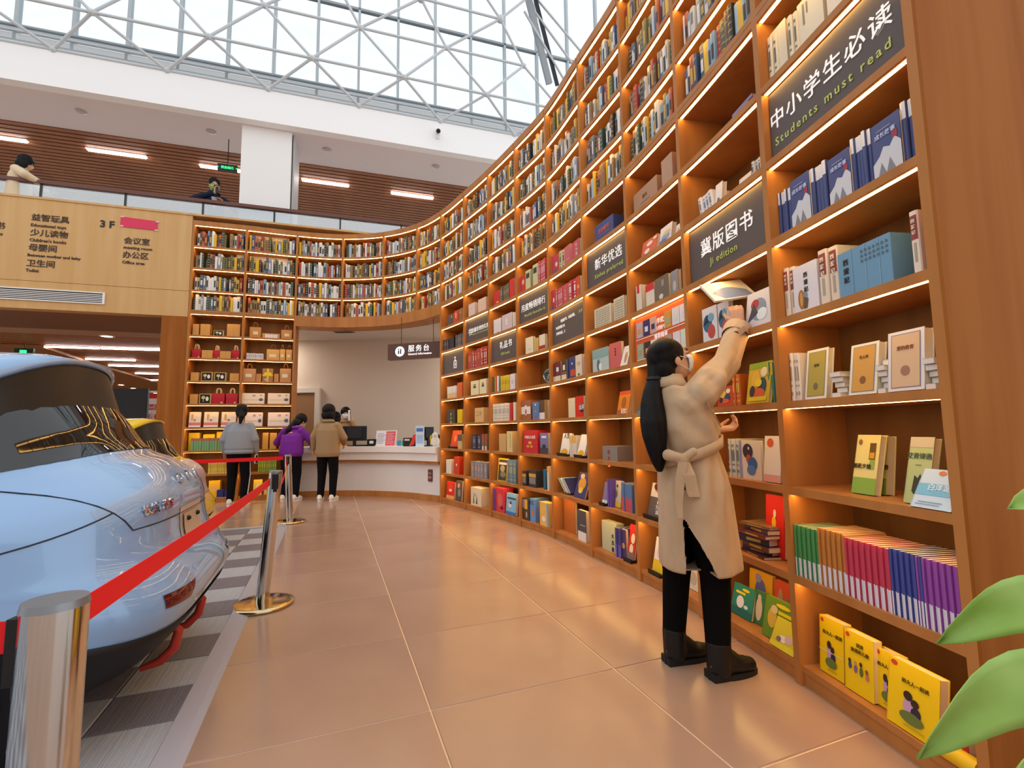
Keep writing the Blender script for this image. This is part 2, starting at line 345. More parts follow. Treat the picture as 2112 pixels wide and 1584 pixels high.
mb.prism([(x, y, 3.22) for x, y in P_], (0, 0, .06), M('#b8834e', .6)); mb.build('smooth_panel', cl)
for (x0, y0), (x1, y1), nme in (((-10.96, 10.98), (-9.98, 11.33), 'first'), ((-9.92, 11.34), (-8.86, 11.6), 'a'), ((-8.83, 11.6), (-8.3, 11.8), 'b'), ((-11.73, 12.93), (-10.64, 13.25), 'c'), ((-12.17, 14.18), (-10.67, 14.68), 'd'), ((-12.89, 16.1), (-12.01, 16.4), 'e'), ((-13.9, 18.1), (-13.0, 18.4), 'f')):
    lamp = thing('ceiling_lamp', 'slim white linear lamp in the hall ceiling under the balcony', 'lamp', ((x0+x1)/2, (y0+y1)/2, 3.25), group='linear lamps in the hall ceiling')
    h_ = math.hypot(x1-x0, y1-y0)/2; m1 = MB(); m1.obox(FD*-h_-FN*.025, FD*2*h_, FN*.05, (0, 0, .03), TUBE); m1.build('diffuser', lamp)
    m1 = MB(); m1.obox(FD*-h_-FN*.05+Vector((0, 0, .03)), FD*2*h_, FN*.1, (0, 0, .02), WHITE); m1.build('housing', lamp)
for i, (x, y, zz) in enumerate(((-8.3, 9.58, 3.2), (-16.0, 19.3, 3.215), (-16.66, 20.75, 3.215), (-17.26, 22.2, 3.215), (-17.6, 23.3, 3.215))):
    d_ = thing('downlight', 'round downlight glowing in the soffit just inside the oak facade' if i == 0 else 'small round downlight far back in the hall ceiling', 'lamp', (x, y, zz), group=None if i == 0 else 'far hall downlights')
    m1 = MB(); m1.lathe([(.13, 0), (.13, -.012), (.1, -.016), (.09, 0)], WHITE, seg=20); m1.build('bezel', d_)
    m1 = MB(); m1.lathe([(.095, -.008), (0, -.012)], M('#fff4e4', .5, emit=14), seg=20); m1.build('bulb', d_)
wh = struct('wall_far'); mb = MB(); mb.box((-24, -8.2, 0), (9, -8, 7.5), M('#d9cfc6', .7)); mb.build('plaster', wh)
wb = struct('wall_back'); mb = MB(); mb.box((-30, 25.5, 0), (-4, 25.7, 3.4), M('#b08a66', .7)); mb.build('panel', wb)
pl = struct('wall_side'); mb = MB(); mb.obox(fp(-.42, .0, 0), FD*.38, FN*.5, (0, 0, 3.2), WOODE); mb.build('pillar', pl)
e2 = thing('exit_sign', 'small green exit sign hanging from hall ceiling above the blue car', 'sign', (-11.0, 10.35, 3.05))
mb = MB(); mb.obox((0, 0, -.1), FD*.34, FN*.05, (0, 0, .17), M('#1f4a34', .4)); mb.build('housing', e2)
mb = MB(); mb.obox(FD*.1-FN*.004+Vector((0, 0, -.07)), FD*.12, FN*.004, (0, 0, .1), gm2); mb.build('running_figure', e2)
mb = MB(); mb.tube([FD*.17+FN*.025+Vector((0, 0, .07)), FD*.17+FN*.025+Vector((0, 0, .2))], .008, BLACK, 6); mb.build('rod', e2)
mb = MB(); mb.obox(FN*.02+Vector((0, 0, -.13)), FD*.36, FN*.06, (0, 0, .02), WHITE); mb.build('bottom_lip', e2)
# ---------------------------------------------------------------- service room behind the counter
GREY = M('#d6c6b4', .8)
ws = struct('wall_service'); mb = MB(); mb.box((-5.9, 10.3, 0), (2.2, 10.45, 3.25), GREY); mb.build('plaster', ws)
cs = struct('ceiling_service'); mb = MB()
pts = [(*bp(2, i/4, .33)[:2], 3.18) for i in range(5)]+[(*bp(k, 1, .33)[:2], 3.18) for k in (3, 4, 5)]+[(1.8, 8.2, 3.18), (2.2, 10.4, 3.18), (-5.9, 10.4, 3.18), (-4.1, 9.0, 3.18)]
mb.prism(pts, (0, 0, .06), M('#d8d2cc', .8)); mb.build('plaster', cs)
v2 = thing('ceiling_vent', 'grey slotted vent in the ceiling above the service counter', 'vent', (-3.35, 9.35, 3.18))
mb = MB(); mb.box((-.2, -.09, -.02), (.2, .09, 0), M('#9a948e', .6)); mb.build('frame', v2)
mb = MB()
for i in range(5): mb.box((-.17, -.07+.03*i, -.024), (.17, -.055+.03*i, -.02), M('#5c5854'))
mb.build('slots', v2, kind='stuff')
for x_ in (-5.35, -.35):  # added lamps, hidden behind the bookcases, to brighten the service room wall
    lamp = thing('ceiling_lamp', 'flat white panel lamp in the service room ceiling', 'lamp', (x_, 9.75, 3.17), group='panel lamps of the service room'); mb = MB(); mb.box((-.3, -.3, -.012), (.3, .3, -.002), M('#fff3e6', .5, emit=26)); mb.build('diffuser', lamp); mb = MB(); mb.box((-.32, -.32, -.002), (.32, .32, .01), WHITE); mb.build('housing', lamp)
dr = struct('door_1'); mb = MB(); mb.box((-4.72, 10.25, 0), (-4.27, 10.3, 2.03), M('#9a7350', .6)); mb.build('door_leaf', dr)
mb = MB(); mb.box((-4.27, 10.22, 0), (-4.17, 10.3, 2.13), M('#e2dad0', .6)); mb.box((-4.85, 10.22, 2.03), (-4.27, 10.3, 2.13), M('#e2dad0', .6)); mb.build('door_frame', dr)
mb = MB(); mb.tube([(-4.32, 10.22, 1.0), (-4.42, 10.22, 1.0)], .012, STEEL, 8); mb.build('door_handle', dr)
# ---------------------------------------------------------------- bookcases
BAYS = ['outer bay of the far wing', 'inner bay of the far wing', 'first bay over the counter', 'second bay over the counter', 'third bay over the counter', 'last bay over the counter',
        'ninth bay from near end', 'eighth bay from near end', 'seventh bay from near end', 'sixth bay from near end', 'fifth bay from near end', 'fourth bay from near end', 'third bay from near end', 'second bay from near end', 'bay nearest the plant']
ORD = ['zeroth', 'first', 'second', 'third', 'fourth', 'fifth', 'sixth', 'seventh', 'eighth', 'ninth', 'tenth', 'eleventh', 'twelfth', 'thirteenth', 'fourteenth', 'fifteenth', 'sixteenth', 'seventeenth', 'eighteenth', 'nineteenth', 'twentieth']
DEP = .34
def curved(k, u0, u1, v0, v1, z0, z1, m, n=5):
    """board that follows the curved front of bay k"""
    rings = []
    for i in range(n+1):
        u = u0+(u1-u0)*i/n; a = bp(k, u, v0); b = bp(k, u, v1)
        rings.append([(a[0], a[1], z0), (b[0], b[1], z0), (b[0], b[1], z1), (a[0], a[1], z1)])
    mb = MB(); mb.loft([r[::-1] for r in rings], m, smooth=False); return mb
def upright(s, z0, z1, side=-1):
    (x, y), (tx, ty), _ = spline(s); mb = MB()
    mb.obox((x+side*tx*DIV if side < 0 else x, y+side*ty*DIV if side < 0 else y, z0), (tx*DIV, ty*DIV, 0), (-ty*(DEP+.02), tx*(DEP+.02), 0), (0, 0, z1-z0), WOOD); return mb
TOPZ = 4.94
CASE = []
for k in range(15):
    high = 2 <= k <= 5; zb = 3.13 if high else 0
    bc = thing('bookcase', 'lit oak bookcase bay with glowing shelf edges, '+BAYS[k], 'bookcase', group='bays of the curved book wall'); CASE.append(bc)
    upright(k, 3.13 if k in (3, 4, 5) else 0, TOPZ).build('side_panel', bc)
    if k == 14:
        upright(15, 0, TOPZ, 0).build('side_panel', bc)
        (x, y), (tx, ty), _ = spline(15); mb = MB(); mb.obox((x+tx*.036, y+ty*.036, 0), (tx*.012, ty*.012, 0), (-ty*.95, tx*.95, 0), (0, 0, TOPZ), WOODE); mb.build('end_panel', bc)
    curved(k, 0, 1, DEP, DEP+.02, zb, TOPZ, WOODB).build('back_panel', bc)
    if high: curved(k, -.02, 1.0, 0, DEP, 3.13, LZ(8)+.075, WOOD).build('bottom_board', bc)
    else:
        curved(k, 0, 1, .012, DEP, .06, .087, WOOD).build('shelf', bc); curved(k, 0, 1, .02, .035, 0, .06, WOOD).build('plinth', bc)
    for i in range(8 if high else 1, 13):
        if i == 12: curved(k, -.02, 1.0, -.004, DEP, LZ(12), TOPZ, WOOD).build('top_board', bc)
        elif not (high and i == 8):
            if i == 8:
                curved(k, 0, 1, .0, DEP, LZ(8), LZ(8)+.036, WOOD).build('shelf', bc); curved(k, 0, 1, .0, DEP, LZ(8)+.039, LZ(8)+.075, WOOD).build('shelf', bc)
            else: curved(k, 0, 1, .0, DEP, LZ(i), LZ(i)+.035, WOOD).build('shelf', bc)
        if not (high and i == 8): curved(k, .004, .996, .016, .035, LZ(i)-.0012, LZ(i), LED).build('light_strip', bc)
# ---------------------------------------------------------------- sign boards in the bays
BOARD = M('#5f5553', .55); CREAM = M('#fbf8f4', .5, emit=.25); LIME = M('#b9c46a', .5, emit=.1)
def board(k, row, label):
    b = thing('sign_board', label, 'sign', (0, 0, 0)); z0 = BT(row); z1 = LZ(row)-.013
    curved(k, .012, .988, .035, .05, z0, z1, BOARD).build('panel', b); return b
def board_text(b, k, row, s, u, h, size, m, sx=1.0, al='CENTER', bold=.008, spacing=1.0):
    x, y, tx, ty = bp(k, u, .031); z = BT(row)+h
    text(s, size, frame((x, y, z), (tx, ty, 0), (0, 0, 1)), m, b, 'lettering', al, bold, .001, sx, spacing)
b = board(14, 7, 'dark sign reading students must read, in bay nearest the plant'); board_text(b, 14, 7, '中小学生必读', .46, .165, .105, CREAM, 1.0, spacing=1.16); board_text(b, 14, 7, 'Students must read', .47, .07, .058, LIME, 1, bold=.01, spacing=1.35)
b = board(13, 6, 'dark sign reading Ji edition, above the reaching woman'); board_text(b, 13, 6, '冀版图书', .5, .155, .115, CREAM, spacing=1.15); board_text(b, 13, 6, 'Ji edition', .47, .07, .06, LIME, spacing=1.15)
b = board(11, 7, 'dark sign reading Xinhua preferred under the navy gift box'); board_text(b, 11, 7, '新华优选', .53, .165, .11, CREAM, spacing=1.1); board_text(b, 11, 7, 'Xinhua preferred', .53, .075, .058, LIME, spacing=1.15)
b = board(9, 7, 'dark sign of the monthly bestseller list, left of red history books'); board_text(b, 9, 7, '月度畅销排行榜', .53, .16, .095, CREAM); board_text(b, 9, 7, 'Monthly Bestseller list', .53, .075, .05, LIME, spacing=1.1)
b = board(7, 7, 'dark sign saying books are the most precious gift, under pink boxes'); board_text(b, 7, 7, '书', .17, .12, .12, CREAM); board_text(b, 7, 7, '是最珍贵的礼物', .6, .15, .075, CREAM); board_text(b, 7, 7, 'Books are the most precious gifts', .6, .105, .035, LIME)
b = board(8, 6, 'dark sign reading gift books in seventh bay from near end'); board_text(b, 8, 6, '礼品书', .55, .18, .105, CREAM, spacing=1.15); board_text(b, 8, 6, 'Gift books', .53, .085, .055, LIME)
b = board(10, 6, 'dark sign with three lines of small white text'); 
for i, (s, u, m2, al) in enumerate((('精选好书，与你共读。', .62, CREAM, 'RIGHT'), ('每月更新书单，欢迎选购推荐图书', .12, CREAM, 'LEFT'), ('开卷有益，感谢您的光临。', .12, CREAM, 'LEFT'))): board_text(b, 10, 6, s, u if al == 'LEFT' else .72, .235-.062*i, .037, m2, al=al)
board_text(b, 10, 6, '好书', .85, .235, .037, LIME)
b = board(6, 6, 'dark sign with a white outlined book tower emblem')
mb = MB(); x, y, tx, ty = bp(6, .56, .03)
def lp(a, h): return (x+tx*a, y+ty*a, BT(6)+h)
for a0, h0, a1, h1 in ((-.045, .08, .045, .08), (-.045, .08, -.045, .19), (.045, .08, .045, .19), (-.045, .19, .045, .19), (0, .08, 0, .24), (-.045, .135, .045, .135), (-.03, .19, 0, .215), (.03, .19, 0, .215)): mb.tube([lp(a0, h0), lp(a1, h1)], .0045, CREAM, 4, smooth=False)
mb.ball(lp(0, .245), .014, CREAM, 8, 6); mb.build('emblem', b, kind='stuff')
# collage poster in the third bay
pz = thing('poster', 'orange recommended reading poster of book covers in third bay from near end', 'poster'); z0 = BT(5); z1 = LZ(5)-.013
curved(12, .012, .988, .03, .04, z0, z1, M('#e4622c', .5)).build('panel', pz)
cols = ['#b9b6c4', '#34306a', '#d8b0a0', '#dca048', '#e8e4ea', '#f0e8e8', '#9fb89a', '#33302a', '#e8e6e4', '#b89a8a', '#e6dfe6', '#dfe8d0']
for i in range(12):
    r_, c0 = divmod(i, 6); u = (.06, .2, .33, .6, .74, .87)[c0]; mb = curved(12, u, u+.12, .026, .03, z0+(.02 if r_ else .19), z0+(.14 if r_ else .31), M(cols[i]), 1); mb.build('printed_cover', pz)
    mb = curved(12, u+.03, u+.09, .0245, .026, z0+(.05 if r_ else .22), z0+(.09 if r_ else .26), M(cols[(i*5+3) % 12]), 1); mb.build('printed_figure', pz, kind='stuff')
for s, h, sz in (('新华优选', .25, .045), ('每月好书', .2, .035), ('推荐阅读', .14, .045), ('书单', .08, .03)): 
    x, y, tx, ty = bp(12, .525, .0275); text(s, sz, frame((x, y, z0+h), (tx, ty, 0), (0, 0, 1)), CREAM, pz, 'lettering')
for h in (.172, .012):
    curved(12, .05, .46, .025, .03, z0+h, z0+h+.006, WHITE).build('ledge', pz); curved(12, .58, .98, .025, .03, z0+h, z0+h+.006, WHITE).build('ledge', pz)
# ---------------------------------------------------------------- books, boxes, bags
def deco(mb, spec, w, h, y, par=None, z0=0):
    """flat print on a cover lying in the local plane y (front is -y); spec in fractions of the cover; real lettering is returned as text jobs"""
    jobs = []; e = y-.0006; n = 0
    for it in spec.split('|'):
        f = it.split(':')
        if f[0] in ('', 'sp', 'top', 'bot', 'stand', 'handle', 'mix'): continue
        n += 1; d = -.0004*n
        if f[0] == 'text' or f[0] == 'vtext': jobs.append((f[0], float(f[1]), float(f[2]), float(f[3]), f[4], f[5], d)); continue
        c = f[-1]; q = [float(t) for t in f[1:-1]]; m = M(c, .5)
        def V(px, py): return ((px-.5)*w, e+d, z0+py*h)
        if f[0] in ('rect', 'label'): P = [V(q[0], q[1]), V(q[2], q[1]), V(q[2], q[3]), V(q[0], q[3])]; mb.add(P, [(0, 1, 2, 3)], m)
        elif f[0] == 'ell': P = [V(q[0]+q[2]*math.cos(a*math.pi/8), q[1]+q[3]*math.sin(a*math.pi/8)) for a in range(16)]; mb.add(P, [tuple(range(16))], m)
        elif f[0] == 'poly': P = [V(q[i], q[i+1]) for i in range(0, len(q), 2)]; mb.add(P, [tuple(range(len(P)))], m)
        elif f[0] == 'frame':
            x0, y0, x1, y1, t = q; ty = t*w/h
            for a in ((x0, y0, x1, y0+ty), (x0, y1-ty, x1, y1), (x0, y0+ty, x0+t, y1-ty), (x1-t, y0+ty, x1, y1-ty)): mb.add([V(a[0], a[1]), V(a[2], a[1]), V(a[2], a[3]), V(a[0], a[3])], [(0, 1, 2, 3)], m)
        elif f[0] == 'dots':
            x0, y0, x1, y1, nx, ny = q
            for i in range(int(nx)):
                for j in range(int(ny)):
                    cx = x0+(x1-x0)*(i+.5)/nx; cy_ = y0+(y1-y0)*(j+.5)/ny; a = (x1-x0)/nx*.28; b = (y1-y0)/ny*.3
                    mb.add([V(cx-a, cy_-b), V(cx+a, cy_-b), V(cx+a, cy_+b*.4), V(cx-a*.3, cy_+b)], [(0, 1, 2, 3)], m)
    return jobs
def put_text(par, jobs, w, h, y, z0=0):
    for kind, px, py, size, c, s, d in jobs:
        if kind == 'text': text(s, size*h*1.35, frame(((px-.5)*w, y-.0012+d, z0+py*h-size*h*.3), (1, 0, 0), (0, 0, 1)), M(c, .5), par, 'lettering', bold=.012)
        else:
            sz = size*w*.85
            for i, ch in enumerate(s): text(ch, sz, frame(((px-.5)*w, y-.0012+d, z0+py*h-sz*1.38*(i+.7)), (1, 0, 0), (0, 0, 1)), M(c, .5), par, 'lettering', bold=.02)
def face_book(par, w, h, t, c, dec):
    """book standing with its front cover at local y=0, thickness towards +y, origin at the bottom middle of the cover"""
    m = M(c, .42); mb = MB(); b = .0018; ct = min(.003, t*.2)
    mb.box((-w/2, 0, 0), (w/2, ct, h), m); mb.box((-w/2, t-ct, 0), (w/2, t, h), m); mb.box((-w/2-.001, 0, 0), (-w/2+.002, t, h), m)
    jobs = deco(mb, dec, w, h, 0); mb.build('cover', par)
    mb = MB(); mb.box((-w/2+.002, ct, .002), (w/2-.003, t-ct, h-.003), PAGE); mb.build('page_block', par)
    put_text(par, jobs, w, h, 0)
    if 'stand' in dec.split('|'): pass
_SP = {}
def spine_mesh(w, h, d, c, dec, seed):
    """book standing spine outwards: rounded spine at local y=0, depth towards +y"""
    k = (round(w, 3), round(h, 3), d, c, dec, seed)
    if k in _SP: return _SP[k]
    m = M(c, .45); mb = MB(); r = min(.006, w*.3); ct = min(.0015, w*.05)
    prof = [(-w/2, r), (-w/2+r*.5, r*.25), (0, 0), (w/2-r*.5, r*.25), (w/2, r), (w/2, d), (w/2-ct, d), (w/2-ct, r+.001), (-w/2+ct, r+.001), (-w/2+ct, d), (-w/2, d)]
    n = len(prof); vs = [(x, y, 0) for x, y in prof]+[(x, y, h) for x, y in prof]
    mb.add(vs, [tuple(range(n))[::-1], tuple(range(n, 2*n))]+[(i, (i+1) % n, n+(i+1) % n, n+i) for i in range(n)], m)
    mb.box((-w/2+ct, r+.001, .001), (w/2-ct, d-.003, h-(.003 if w > .012 else .0004)), PAGE)
    def patch(x0, x1, z0, z1, cc):
        xs = [x0, (x0+x1)/2, x1]; f = lambda x: (0 if abs(x) < w/2-r else r*.25*(abs(x)-(w/2-r))/r)-.0006
        P = [(x, (r*min(1, (abs(x)/(w/2))**3)*.6)-.0009, z) for z in (z0, z1) for x in xs]; mb.add(P, [(0, 1, 4, 3), (1, 2, 5, 4)], cc)
    jobs = []
    for it in dec.split('|'):
        f = it.split(':')
        if f[0] == 'top': patch(-w/2+.0008, w/2-.0008, h*(1-float(f[1])), h, M(f[2]))
        if f[0] == 'bot': patch(-w/2+.0008, w/2-.0008, 0, h*float(f[1]), M(f[2]))
        if f[0] == 'sp':
            cc = M(f[1])
            for z0, z1 in ((.12, .2), (.3, .34), (.42, .72), (.8, .86)): patch(-w*.22, w*.22, h*z0, h*z1, cc)
        if f[0] == 'band':
            cc = M(f[1])
            for z0 in f[2].split(','): patch(-w/2+.001, w/2-.001, h*float(z0), h*(float(z0)+float(f[3])), cc)
        if f[0] == 'title': patch(-w*.28, w*.28, h*float(f[2]), h*float(f[3]), M(f[1]))
        if f[0] in ('label', 'rect'):
            patch((float(f[1])-.5)*w, (float(f[3])-.5)*w, h*float(f[2]), h*float(f[4]), M(f[5]))
    _SP[k] = mb.mesh('book'); return _SP[k]
def place(o, k, u, v, z, lean=0, yaw=0, roll=0):
    x, y, tx, ty = bp(k, u, v); o.location = (x, y, z); o.rotation_mode = 'XYZ'
    R_ = Matrix(((tx, -ty, 0), (ty, tx, 0), (0, 0, 1))) @ Matrix.Rotation(yaw, 3, 'Z') @ Matrix.Rotation(-math.radians(lean), 3, 'X') @ Matrix.Rotation(roll, 3, 'Y')
    o.rotation_euler = R_.to_euler()
ITEMS = [
(14,8,0.042,0.056,0.272,0.05,0.2,'S2','#e9dfc6','cream hardback with ink characters down its spine','sp:#77746a',0),
(14,8,0.078,0.108,0.3,0.07,0.03,'F','#e9dfc6','cream ink-landscape hardback,cover outward','rect:.2:.55:.28:.92:#8b8878|rect:.36:.7:.42:.9:#8b8878',0),
(14,8,0.229,0.051,0.261,0.05,0.2,'S2','#e9dfc6','cream hardback with an ink-covered spine','sp:#77746a',0),
(14,8,0.356,0.147,0.282,0.07,0.03,'F','#e9dfc6','cream hardback with one column of calligraphy,cover outward','rect:.2:.55:.28:.92:#8b8878|rect:.36:.7:.42:.9:#8b8878',0),
(14,8,0.58,0.138,0.246,0.07,0.03,'F','#efe3cf','plain cream hardback,cover outward','rect:.2:.55:.28:.92:#8b8878|rect:.36:.7:.42:.9:#8b8878',0),
(14,6,0.061,0.083,0.239,0.05,0.17,'S6','#4a5588','thin blue paperback with a white spine head','top:.26:#e6e7ee',0),
(14,6,0.213,0.117,0.244,0.04,0.02,'F','#4a5588','blue paperback with white snowy figures,cover outward','poly:0:0:0:.32:.25:.42:.4:.55:.62:.5:.8:.62:1:.5:1:0:#d9dbe2|poly:.1:0:.3:.3:.45:.1:.6:.32:.8:.05:1:.1:1:0:#8a8c94|rect:.72:.6:.9:.72:#a8434f|rect:.2:.84:.7:.86:#8f97c0|text:.5:.74:.07:#ccd6ff:成长故事',0),
(14,6,0.343,0.092,0.246,0.05,0.17,'S4','#4a5588','thin blue paperback with a white spine head','top:.26:#e6e7ee',0),
(14,6,0.515,0.111,0.221,0.04,0.02,'F','#4a5588','blue paperback with white snowy figures,cover outward','poly:0:0:0:.32:.25:.42:.4:.55:.62:.5:.8:.62:1:.5:1:0:#d9dbe2|poly:.1:0:.3:.3:.45:.1:.6:.32:.8:.05:1:.1:1:0:#8a8c94|rect:.72:.6:.9:.72:#a8434f|rect:.2:.84:.7:.86:#8f97c0|text:.5:.74:.07:#ccd6ff:成长故事',0),
(14,6,0.643,0.089,0.25,0.05,0.17,'S5','#4a5588','thin blue paperback with a white spine head','top:.26:#e6e7ee',0),
(14,6,0.812,0.116,0.229,0.04,0.02,'F','#4a5588','blue paperback with white snowy figures,cover outward','poly:0:0:0:.32:.25:.42:.4:.55:.62:.5:.8:.62:1:.5:1:0:#d9dbe2|poly:.1:0:.3:.3:.45:.1:.6:.32:.8:.05:1:.1:1:0:#8a8c94|rect:.72:.6:.9:.72:#a8434f|rect:.2:.84:.7:.86:#8f97c0|text:.5:.74:.07:#ccd6ff:成长故事',0),
(14,6,0.913,0.044,0.251,0.05,0.17,'S2','#4a5588','thin blue paperback with a white spine head','top:.26:#e6e7ee',0),
(14,5,0.045,0.06,0.251,0.05,0.16,'S2','#ecdcc9','thick cream paperback with a red spine label','label:.1:.55:.9:.93:#96453f|vtext:.5:.86:.5:#f5e6d8:西游记|rect:.35:.2:.65:.5:#b9a994',0),
(14,5,0.182,0.146,0.231,0.05,0.16,'B','#e8e4ea','white volume with a red-robed traveller on its cover','vtext:.55:.84:.2:#38342f:西遊記|ell:.33:.3:.14:.2:#b8773f|ell:.5:.36:.09:.09:#8d939e|poly:.4:.1:.55:.1:.62:.28:.45:.34:#6b5a3c|ell:.34:.3:.06:.15:#d8a25a',0),
(14,5,0.36,0.098,0.257,0.05,0.16,'S2','#ecdcc9','thick cream paperback with a red spine label','label:.1:.55:.9:.93:#96453f|vtext:.5:.86:.5:#f5e6d8:西游记|rect:.35:.2:.65:.5:#b9a994',0),
(14,5,0.617,0.242,0.197,0.04,0.15,'B','#6f9fc0','pale blue boxed set of a classic novel','vtext:.17:.85:.13:#33302c:西遊記|rect:.3:0:.305:1:#5d8db0|rect:.55:0:.56:1:#8fbad6|rect:.8:0:.81:1:#8fbad6|dots:.45:.62:.98:.92:7:3:#5a6f80',0),
(14,5,0.921,0.032,0.229,0.03,0.16,'S1','#f2e2d2','thick cream paperback with a red spine label','label:.1:.55:.9:.93:#96453f|vtext:.5:.86:.5:#f5e6d8:西游记|rect:.35:.2:.65:.5:#b9a994',0),
(14,4,0.042,0.056,0.233,0.05,0.15,'S3','#efe2d4','cream paperback standing spine out','sp:#b09a84',0),
(14,4,0.197,0.123,0.229,0.05,0.03,'F','#f3ead2','classic with an olive cover in a grey frame','frame:.09:.05:.91:.95:.022:#8a8493|rect:.115:.065:.885:.935:#b3a04a|text:.5:.66:.05:#6b5a2a:童年|ell:.5:.25:.11:.07:#7d6f55',8),
(14,4,0.385,0.051,0.085,0.03,0.11,'P5','#efe6da','small cream paperback in a low stack','',0),
(14,4,0.557,0.127,0.207,0.03,0.035,'F','#f3ead2','classic with an amber cover in a grey frame','frame:.09:.05:.91:.95:.022:#8a8493|rect:.115:.065:.885:.935:#d9a04e|text:.5:.72:.05:#8a5a2a:名人传|ell:.5:.28:.11:.075:#8a5c34',9),
(14,4,0.675,0.035,0.092,0.03,0.11,'P6','#efe6da','small cream paperback in a low stack','',0),
(14,4,0.805,0.137,0.22,0.03,0.04,'F','#f2e8e4','classic with a peach cover in a grey frame','frame:.09:.05:.91:.95:.022:#8a8493|rect:.115:.065:.885:.935:#e3bd94|text:.5:.7:.055:#a0603a:爱的教育|ell:.5:.33:.13:.085:#a77a64',6),
(14,4,0.928,0.038,0.088,0.03,0.11,'P5','#efe6da','small cream paperback in a low stack','',0),
(14,4,0.981,0.016,0.212,0.03,0.15,'S1','#efe2d8','tall cream paperback leaning on the end panel','sp:#a08bb0',0),
(14,3,0.42,0.109,0.245,0.09,0.03,'F','#e8d98c','yellow and green classic,cover outward','rect:0:0:1:.27:#8cb24a|rect:.6:.58:.86:.86:#6a4a1c|rect:.63:.6:.83:.7:#d8a028|rect:.66:.42:.86:.58:#98b050|ell:.17:.87:.075:.05:#8a6a3a|text:.36:.45:.065:#3a2c18:朝花夕拾',13),
(14,3,0.451,0.049,0.239,0.15,0.04,'F','#e8d98c','yellow and green classic behind its twin','rect:0:0:1:.27:#8cb24a|rect:.6:.58:.86:.86:#6a4a1c|rect:.63:.6:.83:.7:#d8a028|rect:.66:.42:.86:.58:#98b050|ell:.17:.87:.075:.05:#8a6a3a|text:.36:.45:.065:#3a2c18:朝花夕拾',8),
(14,3,0.773,0.087,0.241,0.05,0.03,'F','#b9c489','pale green poetry selection,cover outward','rect:0:.84:1:1:#c8bca0|text:.46:.7:.07:#5e6a50:艾青诗选|poly:.3:.18:.35:.42:.5:.38:.6:.45:.7:.3:.85:.42:.75:.2:.6:.14:.4:.14:#3d3f33|rect:.35:.57:.6:.58:#6b7458',14),
(14,3,0.904,0.135,0.145,0.0,0.03,'F','#cfe0ee','sky blue essay book lying back against the end panel','rect:0:.32:1:.62:#7fc0dc|text:.55:.5:.13:#eef6fa:白洋淀|ell:.5:.9:.09:.06:#e0783c|rect:.15:.14:.75:.16:#8fa0b4|rect:.1:.08:.7:.1:#8fa0b4',30),
(14,2,0.096,0.135,0.227,0.012,0.2,'S15','#4f9a5a','thin green booklet with a white spine foot','bot:.36:#e8e4f0',0),
(14,2,0.284,0.137,0.24,0.012,0.2,'S15','#c9843e','thin orange booklet with a white spine foot','bot:.36:#e8e4f0',0),
(14,2,0.517,0.201,0.229,0.012,0.2,'S22','#cf4460','thin crimson booklet with a white spine foot','bot:.36:#e8e4f0',0),
(14,2,0.738,0.119,0.234,0.012,0.2,'S16','#4a55a4','thin indigo booklet with a white spine foot','bot:.36:#e8e4f0',0),
(14,2,0.894,0.149,0.231,0.012,0.2,'S20','#a154b2','thin violet booklet with a white spine foot','bot:.36:#e8e4f0',0),
(14,1,0.15,0.128,0.235,0.06,0.04,'F','#f4cc12','yellow reader tied with string,couple on cover','text:.55:.72:.055:#6a5210:和大人一起读|ell:.12:.93:.07:.04:#d0402c|ell:.45:.38:.13:.12:#c9a0c8|ell:.58:.32:.1:.09:#352a48|ell:.42:.53:.09:.07:#3a2a22|ell:.56:.46:.08:.06:#3a2a22|ell:.5:.22:.24:.09:#6a7a3c|rect:.35:.08:.75:.1:#c9a818|rect:0:.4:1:.412:#e8e0c0',4),
(14,1,0.35,0.135,0.232,0.05,0.04,'F','#f4cc12','yellow rhyme reader with four children on its cover','text:.55:.8:.055:#6a5210:读读|text:.55:.7:.055:#6a5210:童谣和儿歌|ell:.12:.93:.07:.04:#d0402c|ell:.2:.42:.06:.06:#3c4f8c|ell:.4:.4:.06:.07:#8a5aa0|ell:.6:.4:.06:.08:#5a6a3c|ell:.8:.36:.06:.06:#c87a6a|ell:.2:.5:.05:.04:#3a2a22|ell:.4:.5:.05:.04:#c8a05a|ell:.6:.52:.05:.04:#3a2a22|ell:.8:.45:.05:.04:#8a5a3a',4),
(14,1,0.494,0.098,0.21,0.07,0.04,'F','#f4cc12','yellow reader set half behind the front one','text:.55:.72:.055:#6a5210:和大人一起读|ell:.12:.93:.07:.04:#d0402c|ell:.45:.38:.13:.12:#c9a0c8|ell:.58:.32:.1:.09:#352a48|ell:.42:.53:.09:.07:#3a2a22|ell:.56:.46:.08:.06:#3a2a22|ell:.5:.22:.24:.09:#6a7a3c|rect:.35:.08:.75:.1:#c9a818',5),
(14,1,0.685,0.187,0.225,0.02,0.04,'F','#f4cc12','yellow reader in front,couple on its cover','text:.55:.72:.055:#6a5210:和大人一起读|ell:.12:.93:.07:.04:#d0402c|ell:.45:.38:.13:.12:#c9a0c8|ell:.58:.32:.1:.09:#352a48|ell:.42:.53:.09:.07:#3a2a22|ell:.56:.46:.08:.06:#3a2a22|ell:.5:.22:.24:.09:#6a7a3c|rect:.35:.08:.75:.1:#c9a818',8),
(14,1,0.87,0.097,0.092,0.03,0.12,'P1','#b01d2a','thick red book lying flat by the end panel','',0),
(13,8,0.245,0.115,0.099,0.02,0.14,'P2','#3f9fc8','turquoise picture book lying flat','',0),
(13,8,0.771,0.184,0.079,0.02,0.2,'P3','#8a7aa0','purple photo book lying flat on a low pile','',0),
